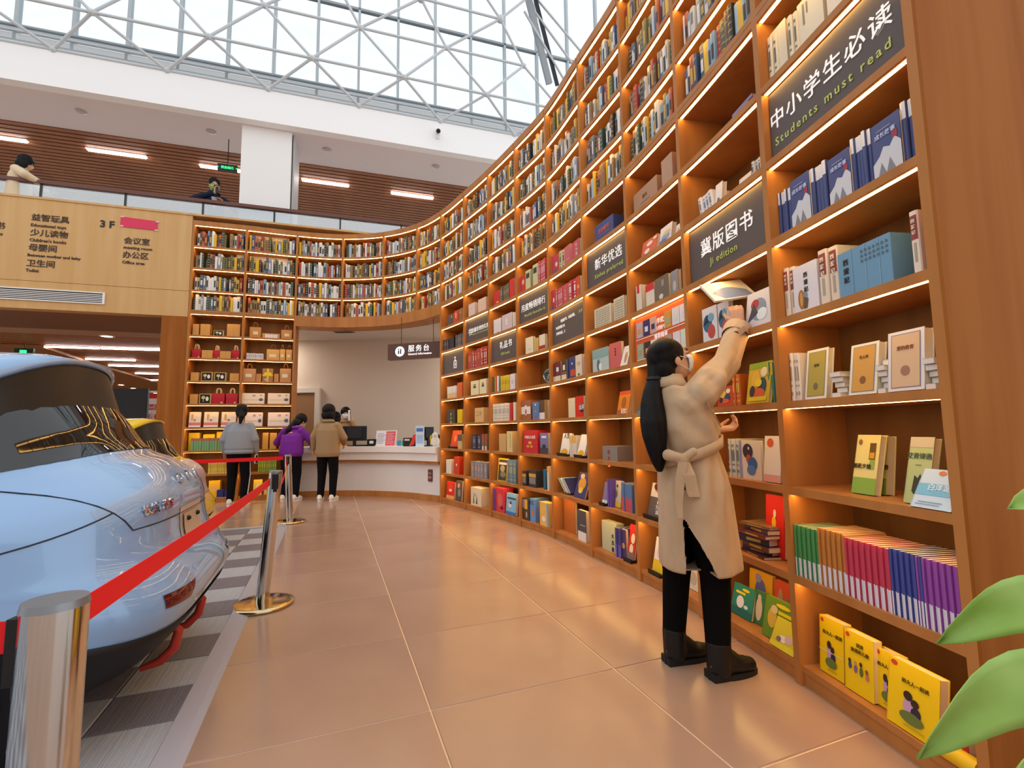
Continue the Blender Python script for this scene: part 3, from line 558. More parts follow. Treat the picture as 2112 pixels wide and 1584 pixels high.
(13,7,0.254,0.136,0.15,0.05,0.16,'S4','#ece6e2','white paperback leaning in a short row','sp:#8088a0',0),
(13,7,0.385,0.066,0.159,0.06,0.03,'F','#efe6e0','white slim hardback with a small ink sketch','ell:.5:.3:.2:.12:#5f6f80',6),
(13,7,0.728,0.099,0.067,0.05,0.03,'F','#eedcc8','cream hardback with an ink figure on the cover','ell:.3:.35:.16:.2:#5a5458',8),
(13,7,0.859,0.07,0.106,0.05,0.16,'S3','#f0e0cc','cream paperback beside the ink-figure hardback','sp:#5a6a80',0),
(13,5,0.229,0.146,0.219,0.04,0.03,'F','#e8e6ea','white art book with a blue whale and red flower','ell:.35:.55:.3:.25:#3a6f92|ell:.6:.3:.25:.2:#c8524a|poly:.05:.5:.35:.8:.6:.6:.3:.55:#22303c|ell:.6:.7:.2:.12:#7fb0c8',0),
(13,5,0.411,0.103,0.215,0.04,0.03,'F','#e8e6ea','white art book with a blue whale,second copy','ell:.35:.55:.3:.25:#3a6f92|ell:.6:.3:.25:.2:#c8524a|poly:.05:.5:.35:.8:.6:.6:.3:.55:#22303c|ell:.6:.7:.2:.12:#7fb0c8',0),
(13,5,0.769,0.198,0.207,0.05,0.02,'F','#e0dade','pale round-cornered picture book of grey birds','ell:.5:.5:.3:.3:#8a98a8|ell:.35:.65:.16:.14:#b03a3c|ell:.65:.35:.2:.16:#e8eef0|poly:.1:.2:.3:.7:.5:.4:#4a4a52',8),
(13,4,0.365,0.134,0.117,0.04,0.02,'F','#c8442a','red and yellow comic,cover outward','ell:.35:.6:.2:.2:#e8c040|ell:.65:.4:.2:.22:#2a4a6a|ell:.5:.25:.3:.12:#e06030|ell:.7:.75:.15:.12:#f0e8c0|ell:.25:.3:.12:.14:#3a2a3a',6),
(13,4,0.489,0.059,0.184,0.05,0.18,'S3','#d8702a','orange comic standing spine out','sp:#e8d060',0),
(13,4,0.505,0.081,0.184,0.1,0.02,'F','#2c2a34','black adventure comic behind the others','ell:.35:.6:.2:.2:#e8c040|ell:.65:.4:.2:.22:#2a4a6a|ell:.5:.25:.3:.12:#e06030|ell:.7:.75:.15:.12:#f0e8c0|ell:.25:.3:.12:.14:#3a2a3a',6),
(13,4,0.75,0.173,0.221,0.03,0.02,'F','#d8b828','bright yellow comic with a crowd of heroes','rect:0:.85:1:1:#8ab030|ell:.35:.6:.2:.2:#e8c040|ell:.65:.4:.2:.22:#2a4a6a|ell:.5:.25:.3:.12:#e06030|ell:.7:.75:.15:.12:#f0e8c0|ell:.25:.3:.12:.14:#3a2a3a|ell:.5:.5:.15:.1:#f0d820|rect:.1:.06:.9:.16:#e8d028',10),
(13,4,0.862,0.035,0.211,0.05,0.18,'S3','#4a9a8a','teal comic standing spine out','top:.3:#e8c030',0),
(13,3,0.414,0.089,0.215,0.05,0.2,'S6','#d8d8c8','slim picture book with a striped spine','sp:#6a7a9a',0),
(13,3,0.602,0.171,0.208,0.05,0.02,'F','#ece2d0','cream picture book with a red bear under a moon','rect:.0:.0:.12:1:#98a0c8|ell:.42:.72:.24:.2:#3c3444|ell:.45:.52:.12:.12:#d8502c|ell:.62:.4:.22:.18:#3f6aa8|ell:.55:.24:.2:.13:#5a86c0|ell:.48:.8:.04:.04:#f0e8c8',0),
(13,3,0.849,0.118,0.232,0.03,0.03,'F','#f2e6d4','cream picture book with a red flower','ell:.35:.85:.2:.1:#d8602c|rect:0:0:1:.16:#e8a898',6),
(13,2,0.678,0.133,0.316,0.12,0.02,'F','#d8281c','red picture book propped upright behind the pile','ell:.45:.55:.12:.1:#e8c030|rect:.25:.3:.7:.45:#e8d8c0|ell:.5:.7:.08:.07:#e8d8c0',4),
(13,2,0.578,0.22,0.13,0.04,0.2,'P7','#5a2a30','dark maroon album lying in the untidy pile','',0),
(13,1,0.339,0.186,0.246,0.2,0.02,'F','#e0a81c','amber picture book with a blue owl','ell:.5:.55:.24:.3:#5f66a8|ell:.4:.85:.14:.1:#8a88b8',6),
(13,1,0.602,0.131,0.25,0.18,0.02,'F','#c8481c','orange picture book with grey rabbits','ell:.35:.6:.14:.25:#a08878|ell:.7:.45:.16:.28:#8a7868',6),
(13,1,0.294,0.174,0.168,0.1,0.02,'F','#2e8a78','teal picture book with a white dancing figure','ell:.4:.45:.18:.2:#e8ecf0|rect:.15:.7:.6:.78:#e8d820|ell:.6:.87:.18:.05:#e8d820|rect:0:0:1:.25:#1f6a64|ell:.7:.35:.1:.06:#d8f0e8',14),
(13,1,0.451,0.091,0.174,0.12,0.02,'F','#3a7a4a','dark green picture book with a tall pale bear','ell:.5:.45:.28:.35:#d8c8b0|ell:.5:.8:.15:.1:#d8c8b0',10),
(13,1,0.731,0.198,0.202,0.06,0.02,'F','#6a9428','green picture book of a bear with rabbits','ell:.3:.5:.16:.24:#d8b84a|ell:.35:.72:.12:.1:#e0cda0|ell:.62:.35:.12:.14:#e0c8a8|ell:.8:.4:.1:.12:#d8b090|rect:.5:.66:.95:.74:#e8d820|ell:.65:.86:.25:.05:#e8d820',12),
(13,1,0.85,0.158,0.139,0.02,0.02,'F','#dcd030','yellow picture book with striped kittens','ell:.45:.35:.16:.12:#efe6e0|ell:.68:.4:.16:.14:#d8b8c0|ell:.3:.3:.1:.09:#8a6a80|rect:0:.0:1:.2:#e8d838',24),
(12,8,0.305,0.347,0.176,0.04,0.28,'B','#b58a6c','long cardboard book carton','text:.5:.55:.14:#8a6248:图书|rect:.3:.3:.7:.33:#8a6248',0),
(12,8,0.758,0.141,0.219,0.03,0.25,'B','#bd9478','tall plain cardboard carton','',0),
(12,7,0.339,0.213,0.14,0.03,0.035,'F','#d8603c','orange novel with white dots','ell:.5:.7:.2:.13:#f0e0cc|ell:.4:.3:.18:.14:#f0e4d8|ell:.85:.85:.12:.08:#f0e0cc|rect:.3:.05:.85:.1:#f4e6da',12),
(12,7,0.644,0.156,0.146,0.04,0.035,'F','#e6dcd6','white novel with a blue wave','ell:.5:.4:.35:.2:#8a9fc4|ell:.6:.6:.3:.12:#d8b890|ell:.3:.25:.3:.1:#5f78a8',8),
(12,7,0.878,0.06,0.081,0.04,0.03,'F','#e8ddd4','white novel by the divider','ell:.5:.4:.3:.2:#c8a890',8),
(12,6,0.092,0.08,0.22,0.04,0.16,'S1','#e6dccb','red and white hardback,spine out','top:.3:#d8303c',0),
(12,6,0.123,0.05,0.211,0.07,0.15,'S1','#d8b488','cream page-edged hardback','',0),
(12,6,0.327,0.118,0.182,0.04,0.03,'F','#e6dccb','red and white hardback,cover outward','rect:0:.7:1:1:#d8303c',0),
(12,6,0.55,0.177,0.187,0.04,0.03,'F','#6f675c','grey-brown hardback with a white seal','ell:.45:.22:.16:.1:#e0dcd8|rect:.5:.6:.7:.85:#9a9488',0),
(12,6,0.759,0.085,0.182,0.05,0.03,'F','#8f8f9a','silver photo book','ell:.5:.4:.25:.2:#c8bca8',0),
(12,4,0.091,0.127,0.058,0.02,0.12,'P2','#48a8d8','bright blue picture book lying flat','',0),
(12,2,0.221,0.21,0.246,0.05,0.02,'F','#6a6058','grey magazine with white letters on a black stand','rect:0:.58:1:1:#e8dcc8|ell:.5:.85:.3:.13:#c87030|ell:.3:.9:.15:.1:#5a2a1c|text:.72:.4:.12:#ffffff:HERE|text:.72:.26:.12:#ffffff:TO BE|text:.72:.12:.12:#ffffff:SEEN|stand',14),
(12,1,0.224,0.142,0.245,0.05,0.02,'F','#f0ece6','white and yellow picture book on a black stand','rect:0:0:1:.35:#f0c82c|ell:.5:.6:.25:.2:#e0c8c8|stand',12),
(12,1,0.356,0.037,0.242,0.05,0.15,'S2','#f0c428','yellow thin picture book','',0),
(12,1,0.71,0.146,0.145,0.1,0.03,'F','#dcd6c6','white picture book with a pale animal','ell:.5:.5:.28:.3:#b8b09c',6),
(11,8,0.435,0.321,0.178,0.04,0.25,'B','#3f4f86','navy gift box with red brush characters','text:.5:.55:.2:#e0705a:古史概览|rect:.2:.35:.8:.37:#e0705a',0),
(11,6,0.343,0.284,0.193,0.04,0.03,'F','#ddd2b6','cream calligraphy copybook,cover outward','dots:.08:.1:.92:.92:9:8:#6f6a58',0),
(11,6,0.725,0.162,0.207,0.04,0.03,'F','#ddd2b6','cream calligraphy copybook beside its twin','dots:.08:.1:.92:.92:7:8:#6f6a58',0),
(11,5,0.256,0.278,0.215,0.04,0.03,'F','#bfd0cc','pale teal novel with a standing figure','rect:0:.6:1:1:#8fb4b0|ell:.38:.3:.1:.26:#5f7a78|ell:.5:.22:.1:.16:#f0f4f4',0),
(11,5,0.611,0.179,0.226,0.04,0.03,'F','#d86a66','coral novel with small dark title','vtext:.5:.8:.12:#5a1c20:红的诗',0),
(11,5,0.824,0.105,0.176,0.02,0.03,'F','#ece2d8','white illustrated novel leaning','ell:.6:.4:.2:.28:#b8906a',16),
(11,4,0.67,0.173,0.201,0.06,0.03,'F','#d8821c','orange folk tale book leaning','rect:0:.85:1:1:#d8481c|ell:.5:.5:.2:.25:#a85a14|text:.6:.1:.16:#ffffff:记忆|rect:0:0:.45:.18:#b05428',12),
(11,3,0.401,0.237,0.126,0.04,0.22,'B','#8f8680','grey gift box with red seal characters','vtext:.45:.8:.2:#a84a4a:敬天惜|rect:0:0:0:0:#000000',0),
(11,2,0.246,0.081,0.186,0.04,0.02,'F','#8a7aa8','purple mountain novel on a black stand','rect:0:.0:1:.15:#efeaf0|stand',12),
(11,2,0.37,0.047,0.24,0.03,0.15,'S2','#6a50a8','purple thin novel,spine out','',0),
(11,2,0.405,0.162,0.226,0.08,0.03,'F','#d8c8b0','cream novel with two portraits','ell:.4:.8:.08:.06:#4a4038|ell:.65:.8:.08:.06:#4a4038|ell:.5:.5:.2:.15:#7a8060|rect:0:0:1:.2:#e8c040',4),
(11,2,0.761,0.159,0.228,0.03,0.18,'S4','#5f80b0','novel with a blue and red spine','bot:.5:#d8504c',0),
(11,1,0.236,0.245,0.251,0.08,0.08,'B','#c6cba8','pale green slipcase with ink title','vtext:.75:.66:.2:#3a4034:大风歌',0),
(11,1,0.534,0.082,0.24,0.03,0.16,'S3','#4a4488','indigo mountain novel,spine out','bot:.45:#6a60b8',0),
(11,1,0.614,0.08,0.241,0.05,0.03,'F','#4a3f74','indigo mountain novel,cover outward','ell:.5:.45:.3:.1:#d8a060',0),
(11,1,0.75,0.099,0.273,0.05,0.02,'F','#d83028','red children magazine on a black stand','ell:.6:.6:.28:.15:#f0e0b8|ell:.5:.3:.28:.14:#f0e0b8|rect:0:0:1:.2:#8a7068|stand',10),
(10,8,0.052,0.076,0.241,0.03,0.16,'S3','#cf4f5c','red party history paperback','',0),
(10,8,0.165,0.132,0.218,0.03,0.03,'F','#c83c46','red party history book with a white dove','ell:.6:.5:.2:.12:#f0e0d8|ell:.4:.15:.3:.12:#5a5a8a',0),
(10,8,0.34,0.118,0.223,0.03,0.16,'S2','#d9c69a','cream paperback with black title boxes','sp:#3a4a44',0),
(10,8,0.525,0.15,0.217,0.03,0.03,'F','#d0606a','rose party history book,cover outward','rect:.3:.3:.8:.35:#e09a9a',0),
(10,8,0.663,0.045,0.197,0.03,0.16,'S1','#cf4f5c','thin rose party history paperback','',0),
(10,8,0.79,0.132,0.196,0.03,0.03,'F','#cf4f5c','red party book with a white title','vtext:.5:.85:.3:#f4dede:新中国',0),
(10,7,0.062,0.092,0.242,0.03,0.03,'F','#c83c46','red history book with a white dove','ell:.6:.5:.2:.12:#f0e0d8|ell:.4:.15:.3:.12:#5a5a8a',0),
(10,7,0.237,0.165,0.226,0.03,0.16,'S4','#cf4f5c','red history paperback,spine out','sp:#f0c8c8',0),
(10,7,0.431,0.116,0.218,0.03,0.03,'F','#cf4f5c','red history book with a white title','vtext:.5:.75:.3:#f4dede:好江山',0),
(10,7,0.633,0.179,0.221,0.03,0.16,'S2','#c83048','crimson history paperback with bold white spine title','sp:#f4e4e4',0),
(10,7,0.808,0.075,0.213,0.03,0.03,'F','#d8402c','scarlet history book with gold swirl','ell:.5:.5:.3:.1:#f0b060',0),
(10,5,0.035,0.049,0.206,0.03,0.14,'S2','#7a2c34','maroon hardback with cream foot','bot:.3:#ecdcbc',0),
(10,5,0.141,0.139,0.218,0.03,0.03,'F','#6e2a30','maroon hardback with a white label','rect:.3:.5:.7:.72:#f4f0ec|rect:0:0:1:.28:#ecdcbc',0),
(10,5,0.332,0.114,0.216,0.03,0.03,'F','#54341f','dark brown hardback with a white label','rect:.3:.5:.75:.75:#f4f0ec|rect:0:0:1:.28:#ecdcbc|rect:.2:.34:1:.38:#c8a040',0),
(10,5,0.448,0.045,0.219,0.03,0.14,'S2','#34407a','navy paperback,spine out','',0),
(10,5,0.575,0.132,0.221,0.03,0.03,'F','#2c3a74','navy hardback with a red foot panel','rect:.2:.1:1:.4:#d8502c|ell:.5:.68:.15:.05:#c8d0e8',0),
(10,5,0.76,0.138,0.219,0.03,0.03,'F','#ecdcc4','cream hardback with a faint drawing','ell:.5:.6:.3:.1:#e0b890|ell:.5:.1:.2:.05:#5a6a40',0),
(10,4,0.481,0.154,0.202,0.05,0.03,'F','#ecdcb8','cream hardback near the divider','rect:.2:.8:.5:.82:#c8a880',0),
(10,4,0.724,0.168,0.209,0.04,0.03,'F','#dc2418','red hardback with a black ink blot','ell:.8:.42:.28:.2:#1c1412|text:.8:.42:.2:#ffffff:山河',0),
(10,3,0.277,0.202,0.221,0.03,0.02,'F','#f2efe8','white and yellow essay book on a black stand','ell:.5:.08:.4:.18:#f0b020|text:.5:.84:.22:#2c2c2c:人生|stand',12),
(10,3,0.505,0.152,0.217,0.04,0.14,'S4','#e8dcc8','yellow-headed paperback,spine out','top:.35:#f0b41c',0),
(10,3,0.739,0.156,0.214,0.03,0.02,'F','#f2efe8','white and yellow essay book,second on a stand','ell:.5:.08:.4:.18:#f0b020|stand',16),
(10,2,0.323,0.22,0.134,0.04,0.2,'L4','#5fa060','green and white picture book slumped sideways','',0),
(10,2,0.636,0.23,0.255,0.04,0.02,'F','#3a3a74','navy picture book with a big cat','ell:.5:.55:.34:.25:#d89a3c|ell:.5:.3:.2:.12:#e8d048|ell:.4:.85:.2:.1:#e0c0a0',18),
(10,1,0.213,0.245,0.335,0.1,0.03,'F','#b5682e','plain brown display board','',0),
(10,1,0.705,0.173,0.29,0.04,0.04,'F','#4a4c54','dark magazine with a white foot','rect:0:0:1:.3:#ece8e4|rect:.3:.5:.9:.53:#b0b4c0',0),
(9,8,0.052,0.069,0.22,0.03,0.16,'S2','#d84450','red paperback at the row end','',0),
(9,8,0.156,0.096,0.22,0.03,0.03,'F','#d03430','red book with a gold dragon','ell:.5:.6:.3:.15:#f0c080',0),
(9,8,0.32,0.116,0.251,0.03,0.03,'F','#d8cf9c','cream book with a black title box','rect:.1:.6:.8:.85:#2c4034',0),
(9,8,0.441,0.034,0.243,0.03,0.16,'S1','#8a8a60','olive paperback,spine out','',0),
(9,8,0.56,0.113,0.272,0.03,0.03,'F','#d8cf9c','cream book with a black title box,second copy','rect:.1:.6:.8:.85:#2c4034',0),
(9,8,0.763,0.156,0.28,0.03,0.16,'S4','#d0505c','rose paperback,spine out','sp:#f0d0d0',0),
(9,6,0.277,0.172,0.214,0.05,0.035,'F','#efe4c6','cream hardback with a small title','rect:.35:.3:.7:.33:#a8a08a',0),
(9,6,0.46,0.078,0.184,0.06,0.15,'S2','#d8b870','straw paperback,spine out','',0),
(9,6,0.712,0.131,0.19,0.04,0.035,'F','#efe4c6','cream hardback with a red band','rect:0:.1:1:.32:#b83424',0),
(9,4,0.154,0.214,0.24,0.04,0.2,'B','#a86a44','brown gift box with a white wrap band','rect:0:.3:1:.68:#f0e8e0|ell:.5:.5:.2:.26:#f4ece6|ell:.5:.42:.1:.14:#c87848',0),
(9,4,0.465,0.143,0.207,0.04,0.2,'B','#6484b0','blue gift box with a red seal','ell:.5:.15:.12:.08:#d84430|ell:.5:.85:.1:.06:#f0f0f0|rect:.46:.45:.54:.5:#f0f0f0',0),
(9,4,0.676,0.171,0.222,0.05,0.06,'F','#5f4a3c','dark photo album with a gold edge','rect:.7:.0:1:1:#a8782c|rect:0:0:.7:.35:#efe6ea',0),
(9,3,0.272,0.325,0.272,0.04,0.2,'B','#cf3034','red gift box of classics with gold rings','text:.5:.68:.11:#fff4e8:中国五大名著|ell:.35:.3:.1:.06:#e0a040|ell:.6:.3:.1:.06:#e0a040|ell:.5:.46:.12:.07:#f0b848',0),
(9,3,0.708,0.17,0.242,0.04,0.04,'F','#7f7fb0','lilac mountain novel','rect:.2:.76:.8:.86:#f4f4fa|rect:0:0:1:.3:#4a4a50|ell:.5:.35:.25:.12:#3a3838',0),
(9,2,0.061,0.082,0.178,0.04,0.18,'B','#3f3d40','black boxed puzzle with a misty picture','rect:0:.62:1:.82:#e0a850|rect:.05:.2:.95:.6:#8a8a88',0),
(9,2,0.327,0.154,0.195,0.04,0.18,'B','#3f3d40','black boxed puzzle with a misty picture','rect:0:.62:1:.82:#e0a850|rect:.05:.2:.95:.6:#8a8a88',0),
(9,2,0.671,0.052,0.225,0.05,0.15,'S1','#2f6a90','blue thin puzzle book','',0),
(9,2,0.826,0.042,0.266,0.03,0.15,'S1','#f0d8b0','white and orange thin book','top:.25:#f0a020',0),
(9,1,0.055,0.074,0.253,0.03,0.18,'B','#3c3a34','black craft box with a yellow note','rect:.15:.55:.85:.95:#7a7ab0',0),
(9,1,0.145,0.113,0.256,0.03,0.18,'B','#4a4438','black craft box with a yellow label','rect:.1:.5:.7:.95:#e8b82c|ell:.5:.25:.2:.15:#b09880',0),
(9,1,0.338,0.12,0.266,0.03,0.2,'B','#6a9ad8','light blue craft box','text:.3:.8:.14:#1c2c48:手工|ell:.5:.4:.2:.12:#e0783c',0),
(9,1,0.703,0.199,0.259,0.02,0.1,'B','#f0c46a','yellow craft box with a white star','ell:.5:.3:.2:.12:#fbf0dc|rect:.82:0:1:1:#7ab0e0|rect:0:.0:.08:1:#d8402c',0),
(8,8,0.237,0.176,0.198,0.03,0.03,'F','#d8242c','bright red hardback with a gold streak','ell:.6:.2:.2:.05:#f0c080',0),
(8,8,0.541,0.235,0.231,0.03,0.15,'S4','#5f554c','charcoal hardback with gold specks','sp:#b09a5c',0),
(8,8,0.81,0.127,0.255,0.03,0.03,'F','#e0202c','plain bright red hardback','',0),
(8,7,0.194,0.202,0.215,0.05,0.03,'F','#ece6e8','white note book with a tiny emblem','ell:.6:.1:.14:.03:#3a3a44',0),
(8,7,0.584,0.27,0.223,0.04,0.035,'F','#dcc8c8','pinkish hardback with a white title strip','rect:.4:.35:.52:.75:#faf6f6',0),
(8,7,0.833,0.063,0.207,0.04,0.14,'S2','#ece0d0','cream paperback,spine out','',0),
(8,5,0.15,0.211,0.218,0.04,0.16,'S5','#c8742c','slim paperback among mixed colours','mix',0),
(8,5,0.476,0.231,0.207,0.04,0.16,'S9','#eccf2c','lemon yellow slim paperback','sp:#c8a020',0),
(8,5,0.758,0.124,0.205,0.04,0.03,'F','#ece4e6','white paperback,cover outward','ell:.5:.5:.2:.15:#d8cfd0',0),
(8,4,0.304,0.432,0.238,0.04,0.16,'S12','#ece4d4','white slim paperback in a long row','sp:#a8a090',0),
(8,4,0.683,0.062,0.226,0.04,0.16,'S1','#d02c34','red paperback ending the white row','',0),
(8,4,0.803,0.061,0.234,0.04,0.16,'S1','#efe2c0','cream paperback by the divider','',0),
(8,3,0.361,0.18,0.23,0.04,0.16,'B','#d2ad72','kraft slipcase','',0),
(8,3,0.64,0.137,0.262,0.03,0.17,'B','#e6d292','straw yellow slipcase','rect:.6:.2:.75:.9:#c8ae64',0),
(8,2,0.296,0.244,0.302,0.05,0.02,'F','#e8c41c','yellow-framed magazine','rect:.08:.04:.94:.94:#4a4438|rect:.1:.72:.9:.82:#f0ece0|ell:.5:.55:.25:.15:#c8a878|ell:.6:.3:.3:.12:#8a8a70',6),
(8,2,0.669,0.209,0.296,0.04,0.18,'S6','#6f8fa8','blue and straw magazine,spine out','sp:#d8c060',0),
(8,1,0.047,0.062,0.3,0.03,0.15,'S2','#7a4a98','purple board book,spine out','',0),
(8,1,0.278,0.218,0.315,0.03,0.14,'B','#d83848','crimson picture book set','ell:.5:.5:.3:.3:#e0685c|ell:.7:.2:.2:.08:#5a2030',0),
(8,1,0.652,0.245,0.271,0.03,0.03,'F','#86c0e4','sky blue children book with a running child','rect:.1:.72:.95:.8:#2c4a6a|ell:.4:.45:.15:.12:#f0e8e0|ell:.45:.55:.1:.07:#5a3a24|rect:0:0:1:.15:#3f78c8',4),
(7,8,0.22,0.196,0.206,0.04,0.13,'B','#e8d0c6','pale pink gift box','rect:.25:.6:.6:.63:#b09a90',0),
(7,8,0.664,0.234,0.21,0.04,0.12,'B','#ecc8b4','peach gift box with rounded shoulders','',0),
(7,6,0.16,0.15,0.261,0.03,0.03,'F','#b8302c','red dictionary with a gold panel','rect:.25:.45:.75:.8:#c87038',0),
(7,6,0.357,0.104,0.266,0.03,0.14,'S2','#b8302c','red dictionary,spine out','sp:#e8d8c0',0),
(7,6,0.531,0.117,0.278,0.03,0.03,'F','#b8302c','red dictionary with a gold panel,second copy','rect:.25:.45:.75:.8:#c87038',0),
(7,6,0.752,0.172,0.286,0.03,0.14,'S3','#b8302c','red dictionary,spine out','sp:#e8d8c0',0),
(7,5,0.334,0.236,0.214,0.04,0.03,'F','#f0e6b8','cream biography with a small portrait','ell:.5:.66:.16:.13:#b08a5a|ell:.5:.55:.2:.07:#4a5040',0),
(7,5,0.678,0.201,0.218,0.04,0.03,'F','#f0e6b8','cream biography with a small portrait','ell:.5:.66:.16:.13:#b08a5a|ell:.5:.55:.2:.07:#4a5040',0),
(7,4,0.509,0.26,0.207,0.04,0.16,'B','#e0bc80','kraft slipcase with thin brush strokes','text:.5:.55:.3:#b08a50:二十',0),
(7,3,0.39,0.276,0.222,0.04,0.14,'S2','#3a3848','black cloth hardback','sp:#8a8aa0',0),
(7,3,0.7,0.141,0.23,0.04,0.14,'S2','#8a6a4a','red-topped hardback with white foot','top:.4:#c83040|bot:.25:#f4f0ec',0),
(7,2,0.495,0.458,0.23,0.03,0.15,'S5','#8c8f98','grey-blue hardback of a uniform set','sp:#d0a898',0),
(7,1,0.38,0.302,0.255,0.03,0.16,'B','#e8dcc0','cream slipcase with green reeds','poly:.2:.1:.3:.8:.36:.1:#6a8050|poly:.5:.1:.6:.6:.66:.1:#4a6040|ell:.45:.6:.1:.1:#c8c0a0',0),
(6,8,0.328,0.198,0.187,0.04,0.03,'F','#5a4c50','charcoal hardback with a gold crest','ell:.7:.75:.12:.12:#c8a050',0),
(6,8,0.58,0.149,0.207,0.04,0.1,'B','#d8401c','vermilion hardback with white spine title','rect:.4:.4:.55:.85:#f4ece8',0),
(6,8,0.787,0.131,0.21,0.04,0.03,'F','#a0643c','brown hardback','ell:.5:.7:.2:.1:#c89868',0),
(6,7,0.123,0.18,0.196,0.03,0.15,'S6','#3c4050','black history volume with copper bands','sp:#b07840',0),
(6,7,0.37,0.165,0.195,0.04,0.14,'B','#23242e','plain black slipcase','',0),
(6,7,0.732,0.246,0.202,0.03,0.15,'S5','#5a5a66','grey history volume with copper bands','sp:#b08858',0),
(6,5,0.367,0.293,0.198,0.04,0.12,'S8','#f0e8e2','white slim volume in a yellow carton','bot:.45:#f0b820',0),
(6,5,0.733,0.162,0.232,0.04,0.1,'B','#dc6a28','orange slipcase','',0),
(6,4,0.344,0.259,0.216,0.04,0.12,'B','#4c4632','dark olive slipcase with gold characters','vtext:.5:.8:.22:#d8d0b0:丰子恺',0),
(6,4,0.729,0.161,0.21,0.04,0.1,'B','#f0c818','bright yellow slipcase','',0),
(6,3,0.421,0.256,0.269,0.06,0.03,'F','#dc4a20','orange-red novel leaning on a black stand','ell:.5:.5:.15:.2:#f08a40|stand',12),
(6,3,0.761,0.144,0.222,0.03,0.1,'B','#d8b878','small kraft and grey slipcase','rect:0:.55:1:1:#6a5a50',0),
(6,2,0.259,0.16,0.216,0.03,0.12,'B','#ece4d2','white slipcase','',0),
(6,2,0.584,0.176,0.271,0.04,0.12,'B','#d8401c','vermilion slipcase with a white drop','ell:.5:.55:.1:.08:#f8f0ec',0),
(6,1,0.297,0.254,0.266,0.04,0.03,'F','#dc2c1c','red festival book','ell:.5:.65:.32:.2:#e8403c|ell:.5:.5:.2:.08:#f0d8a8|rect:0:0:1:.2:#f0a860',4),
(6,1,0.655,0.191,0.305,0.04,0.03,'F','#5a4a48','dark portrait novel','ell:.45:.75:.2:.12:#d8a890|ell:.6:.4:.25:.2:#8a9080',4),
(0,8,0.083,0.096,0.205,0.08,0.14,'B','#d39a4e','plain kraft gift box','rect:.49:0:.51:1:#b88440',0),
(0,8,0.263,0.149,0.211,0.08,0.14,'B','#d39a4e','plain kraft gift box','rect:.49:0:.51:1:#b88440',0),
(0,8,0.817,0.208,0.233,0.08,0.14,'B','#d39a4e','plain kraft gift box','rect:.49:0:.51:1:#b88440',0),
(0,8,0.532,0.151,0.105,0.06,0.05,'F','#cfae62','black and gold tea gift box','rect:.06:.06:.94:.94:#15130f|ell:.35:.62:.17:.16:#cfc39a|rect:.33:.2:.38:.5:#cfc39a|ell:.68:.5:.13:.22:#efe9dc|frame:.03:.03:.97:.97:.035:#cfae62',0),
(0,7,0.119,0.132,0.167,0.08,0.1,'BAG','#b3182c','crimson paper bag with cream handles','rect:.7:.08:.85:.2:#e8c8b8|handle:#e6d3a0',0),
(0,7,0.508,0.106,0.153,0.08,0.1,'BAG','#b3182c','crimson paper bag with cream handles','rect:.7:.08:.85:.2:#e8c8b8|handle:#e6d3a0',0),
(0,7,0.878,0.123,0.163,0.08,0.1,'BAG','#b3182c','crimson paper bag with cream handles','rect:.7:.08:.85:.2:#e8c8b8|handle:#e6d3a0',0),
(0,7,0.336,0.163,0.141,0.04,0.08,'B','#d39a4e','plain kraft gift box','rect:.49:0:.51:1:#b88440',0),
(0,7,0.69,0.167,0.133,0.04,0.08,'B','#d39a4e','plain kraft gift box','rect:.49:0:.51:1:#b88440',0),
(0,6,0.116,0.124,0.148,0.06,0.14,'B','#d39a4e','plain kraft gift box','rect:.49:0:.51:1:#b88440',0),
(0,6,0.879,0.145,0.144,0.06,0.14,'B','#d39a4e','plain kraft gift box','rect:.49:0:.51:1:#b88440',0),
(0,6,0.345,0.17,0.16,0.06,0.05,'F','#cfae62','black and gold tea gift box','rect:.06:.06:.94:.94:#15130f|ell:.35:.62:.17:.16:#cfc39a|rect:.33:.2:.38:.5:#cfc39a|ell:.68:.5:.13:.22:#efe9dc|frame:.03:.03:.97:.97:.035:#cfae62',0),
(0,6,0.601,0.18,0.156,0.06,0.05,'F','#cfae62','black and gold tea gift box','rect:.06:.06:.94:.94:#15130f|ell:.35:.62:.17:.16:#cfc39a|rect:.33:.2:.38:.5:#cfc39a|ell:.68:.5:.13:.22:#efe9dc|frame:.03:.03:.97:.97:.035:#cfae62',0),
(0,5,0.112,0.123,0.171,0.08,0.12,'B','#d39a4e','plain kraft gift box','rect:.49:0:.51:1:#b88440',0),
(0,5,0.341,0.176,0.178,0.04,0.05,'F','#cfae62','black and gold tea gift box','rect:.06:.06:.94:.94:#15130f|ell:.35:.62:.17:.16:#cfc39a|rect:.33:.2:.38:.5:#cfc39a|ell:.68:.5:.13:.22:#efe9dc|frame:.03:.03:.97:.97:.035:#cfae62',0),
(0,5,0.583,0.194,0.189,0.06,0.1,'BAG','#b3182c','crimson paper bag with cream handles','rect:.7:.08:.85:.2:#e8c8b8|handle:#e6d3a0',0),
(0,5,0.846,0.182,0.191,0.06,0.1,'BAG','#b3182c','crimson paper bag with cream handles','rect:.7:.08:.85:.2:#e8c8b8|handle:#e6d3a0',0),
(0,4,0.159,0.173,0.26,0.05,0.03,'F','#f0dcc0','cream and pink tea book,cover outward','rect:0:.1:1:.3:#dc7a7c|rect:0:0:1:.1:#f6ecec|rect:.2:.45:.35:.85:#d8a05c|ell:.65:.6:.22:.1:#e8d8d0|ell:.5:.45:.1:.06:#8a7a80',6),
